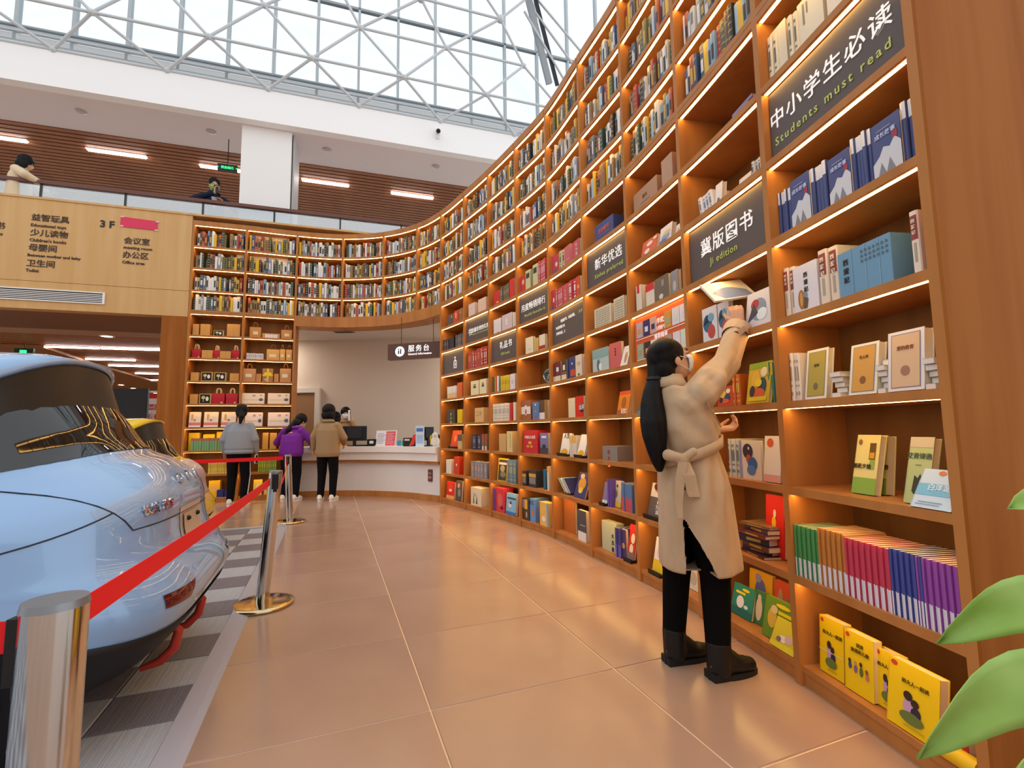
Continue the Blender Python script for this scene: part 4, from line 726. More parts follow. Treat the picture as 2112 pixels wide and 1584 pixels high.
(0,4,0.464,0.214,0.26,0.05,0.03,'F','#f0dcc0','cream and pink tea book,cover outward','rect:0:.1:1:.3:#dc7a7c|rect:0:0:1:.1:#f6ecec|rect:.2:.45:.35:.85:#d8a05c|ell:.65:.6:.22:.1:#e8d8d0|ell:.5:.45:.1:.06:#8a7a80',6),
(0,4,0.802,0.225,0.259,0.05,0.03,'F','#f0dcc0','cream and pink tea book,cover outward','rect:0:.1:1:.3:#dc7a7c|rect:0:0:1:.1:#f6ecec|rect:.2:.45:.35:.85:#d8a05c|ell:.65:.6:.22:.1:#e8d8d0|ell:.5:.45:.1:.06:#8a7a80',6),
(0,3,0.126,0.167,0.305,0.16,0.12,'B','#f0c81c','yellow carton behind the booklets','',0),
(0,3,0.404,0.178,0.276,0.16,0.12,'B','#f0c81c','yellow carton behind the booklets','',0),
(0,3,0.665,0.181,0.315,0.16,0.12,'B','#f0c81c','yellow carton behind the booklets','',0),
(0,3,0.513,0.637,0.213,0.03,0.12,'S16','#7fae78','mint booklet with a red head band','top:.22:#cf4550',0),
(0,2,0.729,0.429,0.237,0.03,0.12,'S12','#ecd468','lemon booklet in a row','sp:#d89a28',0),
(0,1,0.565,0.17,0.276,0.12,0.1,'B','#f0c41c','yellow carton with a pale oval','ell:.5:.5:.35:.2:#e8b870',0),
(0,1,0.703,0.103,0.12,0.05,0.12,'B','#27347c','navy carton','',0),
(0,1,0.85,0.104,0.115,0.05,0.12,'B','#27347c','navy carton','',0),
(1,8,0.212,0.18,0.195,0.06,0.1,'BAG','#c4884a','kraft paper bag with a cream label','rect:.3:.3:.75:.6:#e8d4a4|handle:#8a5a2c',0),
(1,8,0.531,0.284,0.09,0.05,0.12,'B','#d39a4e','kraft tray of white booklets','rect:.16:.08:.86:.82:#ece6e2|rect:.3:.08:.31:.82:#a09890|rect:.45:.08:.46:.82:#a09890|rect:.6:.08:.61:.82:#a09890|rect:.74:.08:.75:.82:#a09890',0),
(1,8,0.846,0.178,0.173,0.06,0.1,'BAG','#c4884a','kraft paper bag with a cream label','rect:.3:.3:.75:.6:#e8d4a4|handle:#8a5a2c',0),
(1,7,0.221,0.272,0.115,0.05,0.12,'S8','#ece6e4','white slim volume','sp:#8a94b8',0),
(1,7,0.582,0.205,0.203,0.07,0.08,'BAG','#d8a45a','tan paper bag with a cream label','rect:.2:.3:.75:.55:#ecdcb0|handle:#6a4a24',0),
(1,7,0.774,0.088,0.213,0.07,0.08,'BAG','#d8a45a','tan paper bag with a cream label','rect:.2:.3:.75:.55:#ecdcb0|handle:#6a4a24',0),
(1,7,0.908,0.097,0.209,0.07,0.08,'BAG','#d8a45a','tan paper bag with a cream label','rect:.2:.3:.75:.55:#ecdcb0|handle:#6a4a24',0),
(1,6,0.128,0.2,0.234,0.05,0.1,'BAG','#c88f5c','kraft paper bag with a pale label','rect:.2:.35:.7:.6:#ecdcb8|handle:#8a5a2c',0),
(1,6,0.31,0.085,0.148,0.08,0.12,'B','#cc9458','plain kraft carton','',0),
(1,6,0.664,0.079,0.156,0.08,0.12,'B','#cc9458','plain kraft carton','',0),
(1,6,0.492,0.171,0.245,0.06,0.1,'B','#a87a4c','kraft parcel tied with a yellow ribbon','rect:.42:0:.6:1:#ecc81c|rect:0:.44:1:.56:#ecc81c|ell:.32:.62:.18:.1:#f0d028|ell:.7:.62:.18:.1:#f0d028|ell:.4:.18:.2:.09:#c8b8a8',0),
(1,6,0.851,0.185,0.253,0.05,0.1,'BAG','#c88f5c','kraft paper bag with a pale label','rect:.2:.35:.7:.6:#ecdcb8|handle:#8a5a2c',0),
(1,5,0.223,0.352,0.193,0.05,0.06,'F','#ecdcc6','pale carrying case with a gold wave','rect:.05:.35:.95:.42:#ecc878|ell:.85:.4:.1:.14:#5f6478|rect:.45:.7:.6:.85:#c09aa0|rect:.8:.75:.9:.85:#c09a80|rect:0:0:1:.06:#cfc8d4',5),
(1,5,0.729,0.355,0.198,0.05,0.06,'F','#ecdcc6','pale carrying case with a gold wave','rect:.05:.35:.95:.42:#ecc878|ell:.85:.4:.1:.14:#5f6478|rect:.45:.7:.6:.85:#c09aa0|rect:.8:.75:.9:.85:#c09a80|rect:0:0:1:.06:#cfc8d4',5),
(1,4,0.248,0.275,0.25,0.05,0.06,'F','#efe0dc','pinkish carrying case with a grey figure','rect:.05:.35:.95:.42:#ecc878|ell:.85:.4:.1:.14:#5f6478|rect:.45:.7:.6:.85:#c09aa0|rect:.8:.75:.9:.85:#c09a80|rect:0:0:1:.06:#cfc8d4',5),
(1,4,0.744,0.354,0.25,0.05,0.06,'F','#efe0dc','pinkish carrying case with a grey figure','rect:.05:.35:.95:.42:#ecc878|ell:.85:.4:.1:.14:#5f6478|rect:.45:.7:.6:.85:#c09aa0|rect:.8:.75:.9:.85:#c09a80|rect:0:0:1:.06:#cfc8d4',5),
(1,3,0.491,0.092,0.287,0.06,0.12,'B','#dca448','kraft carton standing upright','',0),
(1,3,0.644,0.108,0.285,0.06,0.12,'B','#dca448','kraft carton standing upright','',0),
(1,3,0.843,0.134,0.283,0.06,0.12,'B','#dca448','kraft carton standing upright','',0),
(1,2,0.55,0.291,0.203,0.03,0.12,'S10','#8ab848','green and yellow booklet','sp:#e8d850',0),
(1,1,0.121,0.06,0.233,0.05,0.12,'S2','#ecc828','yellow activity book','',0),
(1,1,0.374,0.136,0.267,0.05,0.03,'F','#ecd04c','yellow activity book,cover outward','ell:.5:.5:.2:.2:#e8e0c0',8),
(1,1,0.553,0.091,0.158,0.05,0.03,'F','#dcb86c','tan activity book','ell:.5:.6:.2:.15:#c07848',8),
]
seen = {}
def uniq(lab, k, row, single=True):
    base = lab+', '+ORD[row]+' shelf up, '+BAYS[k]
    if not single: return base
    n = seen.get(base, 0)+1; seen[base] = n
    return base if n == 1 else lab.split(',')[0]+', '+ORD[n]+' along, '+ORD[row]+' shelf up, '+BAYS[k]
counts = {}
for it in ITEMS:
    key = (it[0], it[1], it[9]); counts[key] = counts.get(key, 0)+1
num = {}; num2 = {}; spines = {}
for it in ITEMS:
    if it[7][0] == 'S': spines[(it[0], it[1], it[9])] = spines.get((it[0], it[1], it[9]), 0)+int(it[7][1:])
def clip(s):
    import re
    W_n = lambda t: len(re.findall("[A-Za-z0-9][A-Za-z0-9']*", t))
    if W_n(s) > 16: s = s.replace(' from near end', ' along')
    if W_n(s) > 16: s = s.replace(', spine out', '').replace(', cover outward', '')
    if W_n(s) > 16: s = s.replace(' shelf up', ' shelf')
    if W_n(s) > 16: s = s.replace(' from near', '').replace(' along,', ',')
    return s
for (k, row, u, w, h, v, t, st, c, lab, dec, lean) in ITEMS:
    z = BT(row); key = (k, row, lab); num[key] = num.get(key, 0)+1; Wk = baywidth(k)
    loc = f', {ORD[row]} shelf up, {BAYS[k]}'
    if st in ('F', 'B', 'BAG'):
        lab2 = lab.split(', cover')[0]
        if counts[key] > 1: lab2 = ORD[num[key]]+' '+lab2+' along'
        full = clip(lab2+loc)
    if st == 'F':
        o = thing('book' if 'box' not in lab and 'case' not in lab else 'gift_box', full, 'box' if ('box' in lab or 'case' in lab) else 'book'); face_book(o, w, h, t, c, dec); place(o, k, u, v, z+.004*(lean > 0), lean)
        if 'stand' in dec:
            mb = MB(); mb.box((-w*.55, -.03, -.002), (w*.55, .05, .018), BLACK); mb.box((-w*.55, -.034, .01), (w*.55, -.026, .03), BLACK); s_ = mb.build('book_stand'); place(s_, k, u, v, z+.002); tag(s_, clip('low black stand under '+lab.split(' on a')[0].split(' leaning')[0].replace(',', '')+loc), 'stand'); o.location.z += .018
    elif st == 'B':
        o = thing('gift_box' if ('box' in lab or 'carton' in lab or 'parcel' in lab or 'tray' in lab) else 'slipcase', full, 'box'); mb = MB(); b = .003; m = M(c, .5)
        P = [(-w/2, b), (-w/2+b, 0), (w/2-b, 0), (w/2, b), (w/2, t), (-w/2, t)]
        mb.prism([(x, y, 0) for x, y in P], (0, 0, h), m); jobs = deco(mb, dec, w, h, 0); mb.build('body', o); put_text(o, jobs, w, h, 0)
        mb = MB(); mb.box((-w/2+.004, .006, h), (w/2-.004, t-.003, h+.0015), M(c, .6)); mb.build('lid', o); place(o, k, u, v, z)
    elif st == 'BAG':
        o = thing('paper_bag', full, 'bag'); mb = MB(); m = M(c, .6)
        mb.loft([[(-w/2, 0, 0), (w/2, 0, 0), (w/2, t, 0), (-w/2, t, 0)], [(-w/2, 0, h*.6), (w/2, 0, h*.6), (w/2*.97, t, h*.6), (-w/2*.97, t, h*.6)], [(-w/2, .005, h), (w/2, .005, h), (w/2*.95, t*.8, h), (-w/2*.95, t*.8, h)]], m, caps=False, smooth=False); mb.add([(-w/2, 0, 0), (w/2, 0, 0), (w/2, t, 0), (-w/2, t, 0)], [(3, 2, 1, 0)], m)
        mb.add([(-w/2*.9, .01, h*.99), (w/2*.9, .01, h*.99), (w/2*.9, t*.75, h*.99), (-w/2*.9, t*.75, h*.99)], [(0, 1, 2, 3)], M('#6a3a20')); deco(mb, '|'.join(x for x in dec.split('|') if not x.startswith('handle')), w, h, 0); mb.build('body', o)
        hc = dec.split('handle:')[1]
        for yy in (.008, t*.75):
            mb = MB(); mb.tube([(-w*.18, yy, h*.98), (-w*.17, yy, h+.05), (-w*.09, yy, h+.085), (w*.09, yy, h+.085), (w*.17, yy, h+.05), (w*.18, yy, h*.98)], .0045, M(hc, .6), 6); mb.build('handle', o)
        place(o, k, u, v, z)
    elif st[0] == 'S':
        n = int(st[1:]); bw = w/n; nm = 'booklet' if 'booklet' in lab or 'slim' in lab or 'thin' in lab else 'book'
        for i in range(n):
            cc = c; dd = dec
            if dec == 'mix': cc = ['#2f6a54', '#e0962c', '#d0522c', '#ece4dc', '#2f7a78'][i % 5]; dd = ''
            hh = h*(1-.012*((i*7) % 3)); o = bpy.data.objects.new(nm, spine_mesh(bw*.94, hh, t, cc, dd, 0)); COL.objects.link(o)
            num2[(k, row, lab)] = num2.get((k, row, lab), 0)+1; tot = spines[(k, row, lab)]
            if dec == 'mix': full2, gg = clip(['green', 'orange', 'vermilion', 'white', 'teal'][i % 5]+' '+lab+loc), None
            elif tot == 1: full2, gg = clip(lab+loc), None
            elif tot <= 12: full2, gg = clip(ORD[num2[(k, row, lab)]]+' '+lab+loc), lab+loc
            else: full2, gg = clip(lab+loc), lab+loc
            tag(o, full2, 'book', gg)
            if 'label' in dec:
                jobs = [('vtext', .5, .88, .55, '#f6ead8', '西游记', 0)]; put_text(o, jobs, bw, hh, -.001)
            place(o, k, u+((i+.5)/n-.5)*w/Wk, v+.004*((i*5) % 3), z, 0, 0, math.radians(-9) if 'leaning' in lab and 'end panel' not in lab else 0)
    elif st[0] == 'P':
        n = int(st[1:]); full = clip(lab+loc); bh = .021 if n > 1 else min(h, .09)
        pal = ['#5a2a30', '#38305a', '#6a4030', '#2a2a48', '#7a3a30', '#4a3a5a', '#8a6a4a'] if 'album' in lab else [c]
        zz = z
        for i in range(n):
            cc = pal[i % len(pal)]; b2 = bh if 'album' not in lab else (.014, .016, .03, .036, .02, .026, .012)[i]
            ww = w*(1-.06*(i % 2)); d2 = .2 if 'album' in lab else t
            o = thing('book', full if len(pal) == 1 else clip(['maroon', 'indigo', 'brown', 'navy', 'rust', 'plum', 'tan'][i]+' album lying in the untidy pile'+loc), 'book', group=lab+loc if len(pal) == 1 else 'albums in the untidy pile')
            mb = MB(); m = M(cc, .4); mb.box((-ww/2, 0, 0), (ww/2, d2, .002), m); mb.box((-ww/2, 0, b2-.002), (ww/2, d2, b2), m); mb.box((-ww/2, 0, 0), (ww/2, .003, b2), m)
            if 'album' in lab: mb.box((-ww*.2, -.0008, b2*.3), (ww*.25, 0, b2*.7), M('#c8a048'))
            mb.build('cover', o); mb = MB(); mb.box((-ww/2+.003, .003, .002), (ww/2-.003, d2-.003, b2-.002), PAGE); mb.build('page_block', o)
            place(o, k, u, v+.01*((i*3) % 4), zz, 0, math.radians((-8, 5, -3, 9, 0, -6, 4)[i % 7]*(1 if n > 2 else .3))); zz += b2+.0008
    elif st[0] == 'L':
        n = int(st[1:])
        for i in range(n):
            cc = ['#5fa060', '#e8e4dc', '#3f86c8', '#34386a'][i]; o = thing('book', clip(['green', 'white', 'blue', 'indigo'][i]+' picture book slumped sideways'+loc), 'book')
            hh = .2; bw = .016; mb = MB(); mb.box((0, 0, 0), (bw, .18, hh), M(cc, .45)); mb.build('cover', o); mb = MB(); mb.box((.002, -.001, .003), (bw-.002, .181, hh+.001), PAGE); mb.build('page_block', o)
            place(o, k, u+(i-1.5)*.05, v, z+.016, 0, 0, math.radians(-48))
# wire ball ornament in the sixth bay
o = thing('ornament', 'blue and white open wire ball ornament, fifth shelf up, sixth bay from near end', 'ornament'); 
for i in range(7):
    mb = MB(); a = Vector((math.cos(i*1.9), math.sin(i*2.3), math.cos(i*.9+1))).normalized(); b = a.orthogonal().normalized(); c = a.cross(b)
    mb.tube([a*.03+(b*math.cos(q*math.pi/8)+c*math.sin(q*math.pi/8))*.075 for q in range(17)], .007, M(('#5fb8d0', '#e8f4f4', '#2a6a80')[i % 3], .35), 6, caps=False); mb.build('ring', o)
x, y, tx, ty = bp(9, .82, .1); o.location = (x, y, BT(5)+.095)
# ---------------------------------------------------------------- packed shelves, rows nine to twelve
PAL = ['#ded9d2', '#e9e6e2', '#d9d4cc', '#8f95a2', '#6a7486', '#4c5568', '#31363f', '#24262c', '#7d7a6c', '#6c6a4a', '#4f5236', '#a07c4c', '#8d6a42', '#c3a04a', '#e3b62c', '#a83a34', '#8c2f2e', '#b85a3c', '#3f5f8c', '#2f4a78', '#7f9fc0', '#a9c0d6', '#2f4f4a', '#5a3a34']
NAMES = ['white', 'white', 'pale grey', 'grey blue', 'slate', 'dark slate', 'charcoal', 'black', 'khaki grey', 'olive', 'moss green', 'tan', 'brown', 'ochre', 'yellow', 'red', 'crimson', 'rust', 'blue', 'navy', 'light blue', 'pale blue', 'bottle green', 'maroon']
G_ = '#c9a24a'; K_ = '#2c2c30'; W_ = '#e6e2da'
DEC = {0: 'title:%s:.25:.7' % K_, 1: '', 2: 'title:#8a8680:.5:.85', 3: 'title:%s:.3:.75' % W_, 4: 'title:%s:.35:.8' % W_, 5: 'band:%s:.12,.8:.02|title:%s:.35:.65' % (W_, W_), 6: 'band:%s:.1,.28,.7,.86:.025|title:%s:.38:.6' % (G_, G_), 7: 'band:%s:.08,.24,.4,.56,.72,.88:.03' % G_,
       8: 'title:%s:.25:.7' % K_, 9: 'band:%s:.1,.85:.02|title:%s:.3:.7' % (G_, G_), 10: 'band:%s:.08,.24,.4,.56,.72,.88:.03' % G_, 11: 'title:%s:.3:.75' % K_, 12: 'band:%s:.1,.3,.7,.88:.025' % G_, 13: 'title:%s:.25:.7' % K_, 14: '', 15: 'band:%s:.08,.24,.4,.56,.72,.88:.03' % G_, 16: 'title:%s:.3:.7' % G_,
       17: 'band:%s:.1,.85:.03|title:%s:.35:.65' % (G_, K_), 18: 'title:%s:.3:.75' % W_, 19: 'band:%s:.1,.85:.03|title:%s:.3:.7' % (G_, G_), 20: 'title:%s:.3:.7' % K_, 21: '', 22: 'band:%s:.08,.24,.4,.56,.72,.88:.03' % G_, 23: 'band:%s:.1,.3,.7,.88:.025' % G_}
WT = {0: [9, 9, 6, 5, 4, 3, 4, 5, 6, 6, 4, 6, 4, 5, 5, 3, 3, 4, 3, 3, 3, 2, 4, 2], 1: [6, 6, 4, 5, 5, 4, 4, 4, 3, 3, 3, 3, 3, 3, 4, 5, 5, 4, 6, 5, 6, 5, 3, 4]}
allb = []
for k in range(15):
    Wk = baywidth(k); wt = WT[1 if k >= 11 else 0]
    for row in (9, 10, 11, 12):
        x = .008+rnd.random()*.03; i = 0; top = LZ(row)-.04-BT(row)
        while x < Wk-.035:
            bw = rnd.choice((.026, .032, .036, .04, .046, .05)); 
            if x+bw > Wk-.006: break
            ci = rnd.choices(range(24), wt)[0]; h = rnd.choice((.235, .25, .262, .275, .285, .298)); i += 1
            allb.append((k, row, x+bw/2, bw, min(h, top), ci, i)); x += bw+.0012
            if rnd.random() < .03: x += rnd.random()*.06
def cam_px(p):
    d = Vector(p)-Vector((0, 0, CZ)); z = d.dot(_F); return 1056+FPX*d.dot(_R)/z, 792-FPX*d.dot(_U)/z, z
def show(b):
    x, y, _, _ = bp(b[0], b[2]/baywidth(b[0]), 0); px, py, z = cam_px((x, y, BT(b[1])+.14)); vis = -20 < py < 1600
    return (1 if vis else 0, -z)
allb.sort(key=show, reverse=True)
SPINES = {}
rest = MB()
for n, b in enumerate(allb):
    k, row, xm, bw, h, ci, i = b; me = spine_mesh(bw, h, .17, PAL[ci], DEC[ci], 0)
    if n < 300:
        o = bpy.data.objects.new('shelf_book', me); COL.objects.link(o)
        tag(o, clip(f'{NAMES[ci]} spine, {ORD[i]} book along {ORD[row]} shelf up, {BAYS[k]}'), 'book', 'books packed on the upper shelves'); place(o, k, xm/baywidth(k), .035+.006*((i*7) % 4), BT(row))
    else:
        x, y, tx, ty = bp(k, xm/baywidth(k), .03+.006*((i*7) % 4)); z = BT(row); n0 = len(rest.v)
        for vtx in me.vertices: c = vtx.co; rest.v.append((x+tx*c.x-ty*c.y, y+ty*c.x+tx*c.y, z+c.z))
        idx = [rest.mi(m) for m in me.materials]
        for p_ in me.polygons: rest.f.append(tuple(n0+q for q in p_.vertices)); rest.m.append(idx[p_.material_index]); rest.sm.append(False)
o = rest.build('packed_books', kind='stuff'); o['label'] = 'rows of mixed books packed on the farther upper shelves'; o['category'] = 'books'
# ---------------------------------------------------------------- people
SKIN = M('#d9a684', .5, spec=.3); HAIR = noisy('hair', '#070608', '#131012', (60, 60, 4), .5, .2)
def capsule(mb, p0, p1, r0, r1, m, seg=12):
    p0 = Vector(p0); p1 = Vector(p1); d = p1-p0; L = d.length; d = d/L if L > 1e-6 else Vector((0, 0, 1)); pts = []; rs = []
    for a in (-80, -60, -35, -12): pts.append(p0+d*r0*math.sin(math.radians(a))); rs.append(r0*math.cos(math.radians(a)))
    for a in (12, 35, 60, 80): pts.append(p1+d*r1*math.sin(math.radians(a))); rs.append(r1*math.cos(math.radians(a)))
    mb.tube(pts, rs, m, seg)
def sculpt(name, prims, mat, parent, voxel=.009, smooth=4, world=None, label=None):
    """overlapping tapered limbs and ellipsoids fused into one continuous skin"""
    mb = MB()
    for q in prims:
        if q[0] == 'c': capsule(mb, q[1], q[2], q[3], q[4], mat)
        elif q[0] == 'e': mb.ball(q[1], q[2], mat, 18, 12, q[3] if len(q) > 3 else None)
        elif q[0] == 'l': mb.loft(q[1], mat)
    me = mb.mesh(name); o = bpy.data.objects.new(name, me); COL.objects.link(o)
    md = o.modifiers.new('r', 'REMESH'); md.mode = 'VOXEL'; md.voxel_size = voxel; md.use_smooth_shade = True
    if smooth: sd = o.modifiers.new('s', 'SMOOTH'); sd.iterations = smooth; sd.factor = .5
    dg = bpy.context.evaluated_depsgraph_get(); me2 = bpy.data.meshes.new_from_object(o.evaluated_get(dg)); o.modifiers.clear(); o.data = me2; bpy.data.meshes.remove(me)
    me2.materials.clear(); me2.materials.append(mat); me2.polygons.foreach_set('use_smooth', [True]*len(me2.polygons)); o.parent = parent
    if label: o['label'] = label
    return o
def ring(c, rx, ry, n=20, yaw=0, tilt=None, flat=2.2):
    P = []
    for k in range(n):
        a = 2*math.pi*k/n; x = rx*math.copysign(abs(math.cos(a))**(2/flat), math.cos(a)); y = ry*math.copysign(abs(math.sin(a))**(2/flat), math.sin(a))
        v = Vector((x*math.cos(yaw)-y*math.sin(yaw), x*math.sin(yaw)+y*math.cos(yaw), 0))
        if tilt is not None: v = tilt @ v
        P.append(Vector(c)+v)
    return P
def hand(w, d, n, s=1, curl=.5, thumb=1):
    """prims of a hand: wrist w, direction d, palm normal n (the side the fingers close to), thumb side sign"""
    w = Vector(w); d = Vector(d).normalized(); n = Vector(n); n = (n-d*n.dot(d)).normalized(); t = d.cross(n)*thumb; P = []
    for k, off in enumerate((.030, .010, -.010, -.029)): P.append(('c', w+d*.01*s+t*off*.55*s, w+d*.082*s+t*off*s, .0135*s, .0115*s))
    for k, (off, L) in enumerate(((.031, .068), (.0105, .076), (-.0105, .070), (-.030, .055))):
        b0 = w+d*.085*s+t*off*s; q = b0; a = .2*curl
        for seg, fr in enumerate((.45, .32, .26)):
            a += curl*(.55, .8, .5)[seg]; dd = d*math.cos(a)+n*math.sin(a); e = q+dd*L*fr*s; P.append(('c', q, e, (.0092, .0085, .0078)[seg]*s, (.0085, .0078, .0068)[seg]*s)); q = e
    b0 = w+d*.025*s+t*.026*s; e = b0+(d*.6+t*.75+n*.25).normalized()*.035*s; P.append(('c', b0, e, .0125*s, .0105*s)); e2 = e+(d*.85+t*.2+n*.45).normalized()*.03*s; P.append(('c', e, e2, .0105*s, .009*s)); P.append(('c', e2, e2+(d*.9+n*.5).normalized()*.02*s, .009*s, .0075*s))
    return P
def rotz(a): return Matrix.Rotation(a, 3, 'Z')
def head_prims(c, f, up, s=1):
    """skull, jaw, nose, ears; f is where the face looks"""
    c = Vector(c); f = Vector(f).normalized(); up = Vector(up); r = f.cross(up).normalized(); up = r.cross(f).normalized(); R3 = Matrix((r, f, up)).transposed()
    E = lambda x, y, z, a, b, c2: ('e', c+R3 @ Vector((x, y, z))*s, (a*s, b*s, c2*s), R3)
    return [E(0, -.008, .03, .074, .092, .088), E(0, .022, -.025, .06, .07, .085), E(0, .04, -.075, .036, .04, .034), ('c', c+R3 @ Vector((0, .09, .0))*s, c+R3 @ Vector((0, .102, -.032))*s, .009*s, .014*s),
            E(.076, -.005, -.012, .01, .018, .03), E(-.076, -.005, -.012, .01, .018, .03), E(0, .088, -.062, .024, .012, .012), E(.03, .074, .012, .02, .016, .009), E(-.03, .074, .012, .02, .016, .009)], R3
def eyes(c, R3, par, s=1):
    for sx in (-1, 1):
        mb = MB(); mb.ball(Vector(c)+R3 @ Vector((sx*.031, .083, .0))*s, (.011*s, .006*s, .005*s), M('#20150f', .3), 8, 6, R3); mb.build('eye', par)
        mb = MB(); mb.tube([Vector(c)+R3 @ Vector((sx*.015, .091, .022))*s, Vector(c)+R3 @ Vector((sx*.032, .09, .028))*s, Vector(c)+R3 @ Vector((sx*.048, .079, .022))*s], .0035*s, M('#2a1d16', .7), 5); mb.build('eyebrow', par)
def face_mask(c, R3, par, col='#e6eef0', s=1, trim=None):
    c = Vector(c); mb = MB(); rings = []
    for i, z in enumerate((.0, -.02, -.045, -.07, -.09)):
        row = []
        for j in range(9):
            a = (j-4)/4*1.15; b = (.1, .118, .112, .1, .086)[i]; w = (.07, .074, .068, .058, .045)[i]
            row.append(c+R3 @ Vector((w*math.sin(a), .012+(b-.012)*math.cos(a*.92)-.004, z))*s)
        rings.append(row)
    mb.loft(rings, M(col, .7), close=False, caps=False); vs = mb.v[:]; fs = mb.f[:]
    o = mb.build('face_mask', par); sd = o.modifiers.new('thick', 'SOLIDIFY'); sd.thickness = .003
    for sx in (-1, 1):
        mb = MB(); mb.tube([c+R3 @ Vector((sx*.062, .05, -.012))*s, c+R3 @ Vector((sx*.083, -.005, .018))*s], .0022*s, M('#f0f0f0'), 5); mb.tube([c+R3 @ Vector((sx*.05, .05, -.08))*s, c+R3 @ Vector((sx*.084, -.002, -.035))*s], .0022*s, M('#f0f0f0'), 5); mb.build('ear_loop', par, kind='stuff')
def shoe(par, c, d, col, sole, L=.25, name='shoe', high=0):
    c = Vector(c); d = Vector((d[0], d[1], 0)).normalized(); r = Vector((d.y, -d.x, 0)); R3 = Matrix((r, d, Vector((0, 0, 1)))).transposed()
    P = [('c', c-d*.01+Vector((0, 0, .055)), c+d*.13+Vector((0, 0, .045)), .044, .041), ('c', c+d*.1+Vector((0, 0, .044)), c+d*.165+Vector((0, 0, .04)), .042, .036), ('c', c+Vector((0, 0, .085)), c+d*.1+Vector((0, 0, .055)), .04, .036)]
    if high: P += [('c', c+Vector((0, 0, .05)), c+d*.0+Vector((0, 0, high-.05)), .058, .06), ('c', c+Vector((0, 0, .12)), c+d*.09+Vector((0, 0, .06)), .05, .038)]
    o = sculpt(name, P, M(col, .45), par, .006, 5)
    mb = MB(); pts = []
    for k in range(24):
        a = 2*math.pi*k/24; y = .075+.135*math.sin(a); x = (.046 if y > .04 else .04)*math.cos(a); pts.append(c+r*x+d*(y-.0)+Vector((0, 0, 0)))
    mb.prism([p+Vector((0, 0, .0)) for p in pts], (0, 0, .022), M(sole, .6)); mb.build('sole', o); return o
def person(label, loc, yaw, h, J, top, topcol, legcol, hair, shoecol=('#e8e4e0', '#f4f2f0'), legs=True, toplen=.78, mask=None, wide=1, skirt=0, look=None, voxel=.009, top_mat=None, group=None):
    """J: wrist and elbow positions for both arms, local coordinates (x right, y forward, z up) for a body 1.62 tall"""
    P = thing('person', label, 'person', loc, yaw, group); k = h/1.62; V = lambda a: Vector(a)*k
    hc = V(J.get('head', (0, .02, 1.5))); fc = Vector(J.get('face', (0, 1, -.1))); hp, R3 = head_prims(hc, fc, (0, 0, 1), k)
    nk = V(J.get('neck', (0, -.005, 1.34))); B = hp+[('c', hc+R3 @ Vector((0, -.01, -.05)), nk, .05*k, .055*k)]
    ch = V(J.get('chest', (0, -.01, 1.2))); pv = V((0, -.01, .9)); ws = (ch+pv)/2
    B += [('l', [ring(nk-Vector((0, 0, .03)), .12*k, .06*k), ring(ch, .155*k, .095*k), ring(ws, .13*k, .09*k), ring(pv, .16*k, .11*k)])]
    for s_ in ('L', 'R'):
        sx = -1 if s_ == 'L' else 1; sh = ch+V((sx*.15, 0, .085)); el = V(J['el'+s_]); wr = V(J['wr'+s_])
        B += [('c', sh, el, .047*k, .04*k), ('c', el, wr, .04*k, .027*k)]; hd = J.get('hd'+s_, (wr-el)); hn = J.get('hn'+s_, (0, 0, -1)); B += hand(wr, hd, hn, k, J.get('cu'+s_, .35), sx if not J.get('fl'+s_) else -sx)
        if legs:
            kn = V((sx*.095, .02, .47)); an = V((sx*.1, -.02, .08)); B += [('c', V((sx*.085, -.01, .86)), kn, .082*k, .055*k), ('c', kn, an, .052*k, .036*k)]
    body = sculpt('body', B, SKIN, P, voxel, 3); eyes(hc, R3, P, k)
    T = M(topcol, .8, spec=.15) if top_mat is None else top_mat; w = wide
    G = [('l', [ring(nk+Vector((0, 0, .0)), .068*k, .062*k), ring(nk-Vector((0, 0, .035*k)), .105*k*w, .08*k), ring(nk-Vector((0, 0, .075*k)), .16*k*w, .1*k), ring(ch+Vector((0, 0, -.01)), .185*k*w, .125*k), ring(ws, .185*k*w, .13*k*w), ring(V((0, -.005, toplen+.06)), .195*k*w, .14*k*w), ring(V((0, -.005, toplen)), .175*k*w, .125*k*w)])]
    for s_ in ('L', 'R'):
        sx = -1 if s_ == 'L' else 1; sh = ch+V((sx*.148, 0, .07)); el = V(J['el'+s_]); wr = V(J['wr'+s_]); we = el+(wr-el)*.9
        G += [('c', sh, el, .064*k*w, .062*k*w), ('c', el, we, .06*k*w, .044*k)]
    g = sculpt(top, G, T, P, voxel, 3)
    if top == 'jacket':
        mb = MB(); mb.loft([ring(nk+Vector((0, 0, .035*k)), .075*k, .07*k), ring(nk-Vector((0, -.0, .01*k)), .1*k, .085*k)], T, caps=False); c_ = mb.build('collar', g); sd = c_.modifiers.new('t', 'SOLIDIFY'); sd.thickness = .012
    else:
        mb = MB(); mb.loft([ring(V((0, -.005, toplen+.03)), .19*k*w, .135*k*w), ring(V((0, -.005, toplen-.03)), .18*k*w, .13*k*w)], T, caps=False); c_ = mb.build('hem_band', g); sd = c_.modifiers.new('t', 'SOLIDIFY'); sd.thickness = .01
    if legs:
        Q = [('l', [ring(V((0, -.01, toplen+.1)), .16*k, .115*k), ring(V((0, -.01, .82)), .185*k, .13*k), ring(V((0, -.01, .74)), .17*k, .11*k)])]
        for sx in (-1, 1): Q += [('c', V((sx*.09, -.01, .8)), V((sx*.1, .02, .47)), .1*k, .076*k), ('c', V((sx*.1, .02, .47)), V((sx*.102, -.02, .1)), .075*k, .056*k)]
        sculpt('trousers', Q, M(legcol, .85, spec=.1), P, voxel, 3)
        for sx in (-1, 1): shoe(P, V((sx*.102, -.05, 0)), (sx*.15, 1, 0), *shoecol)
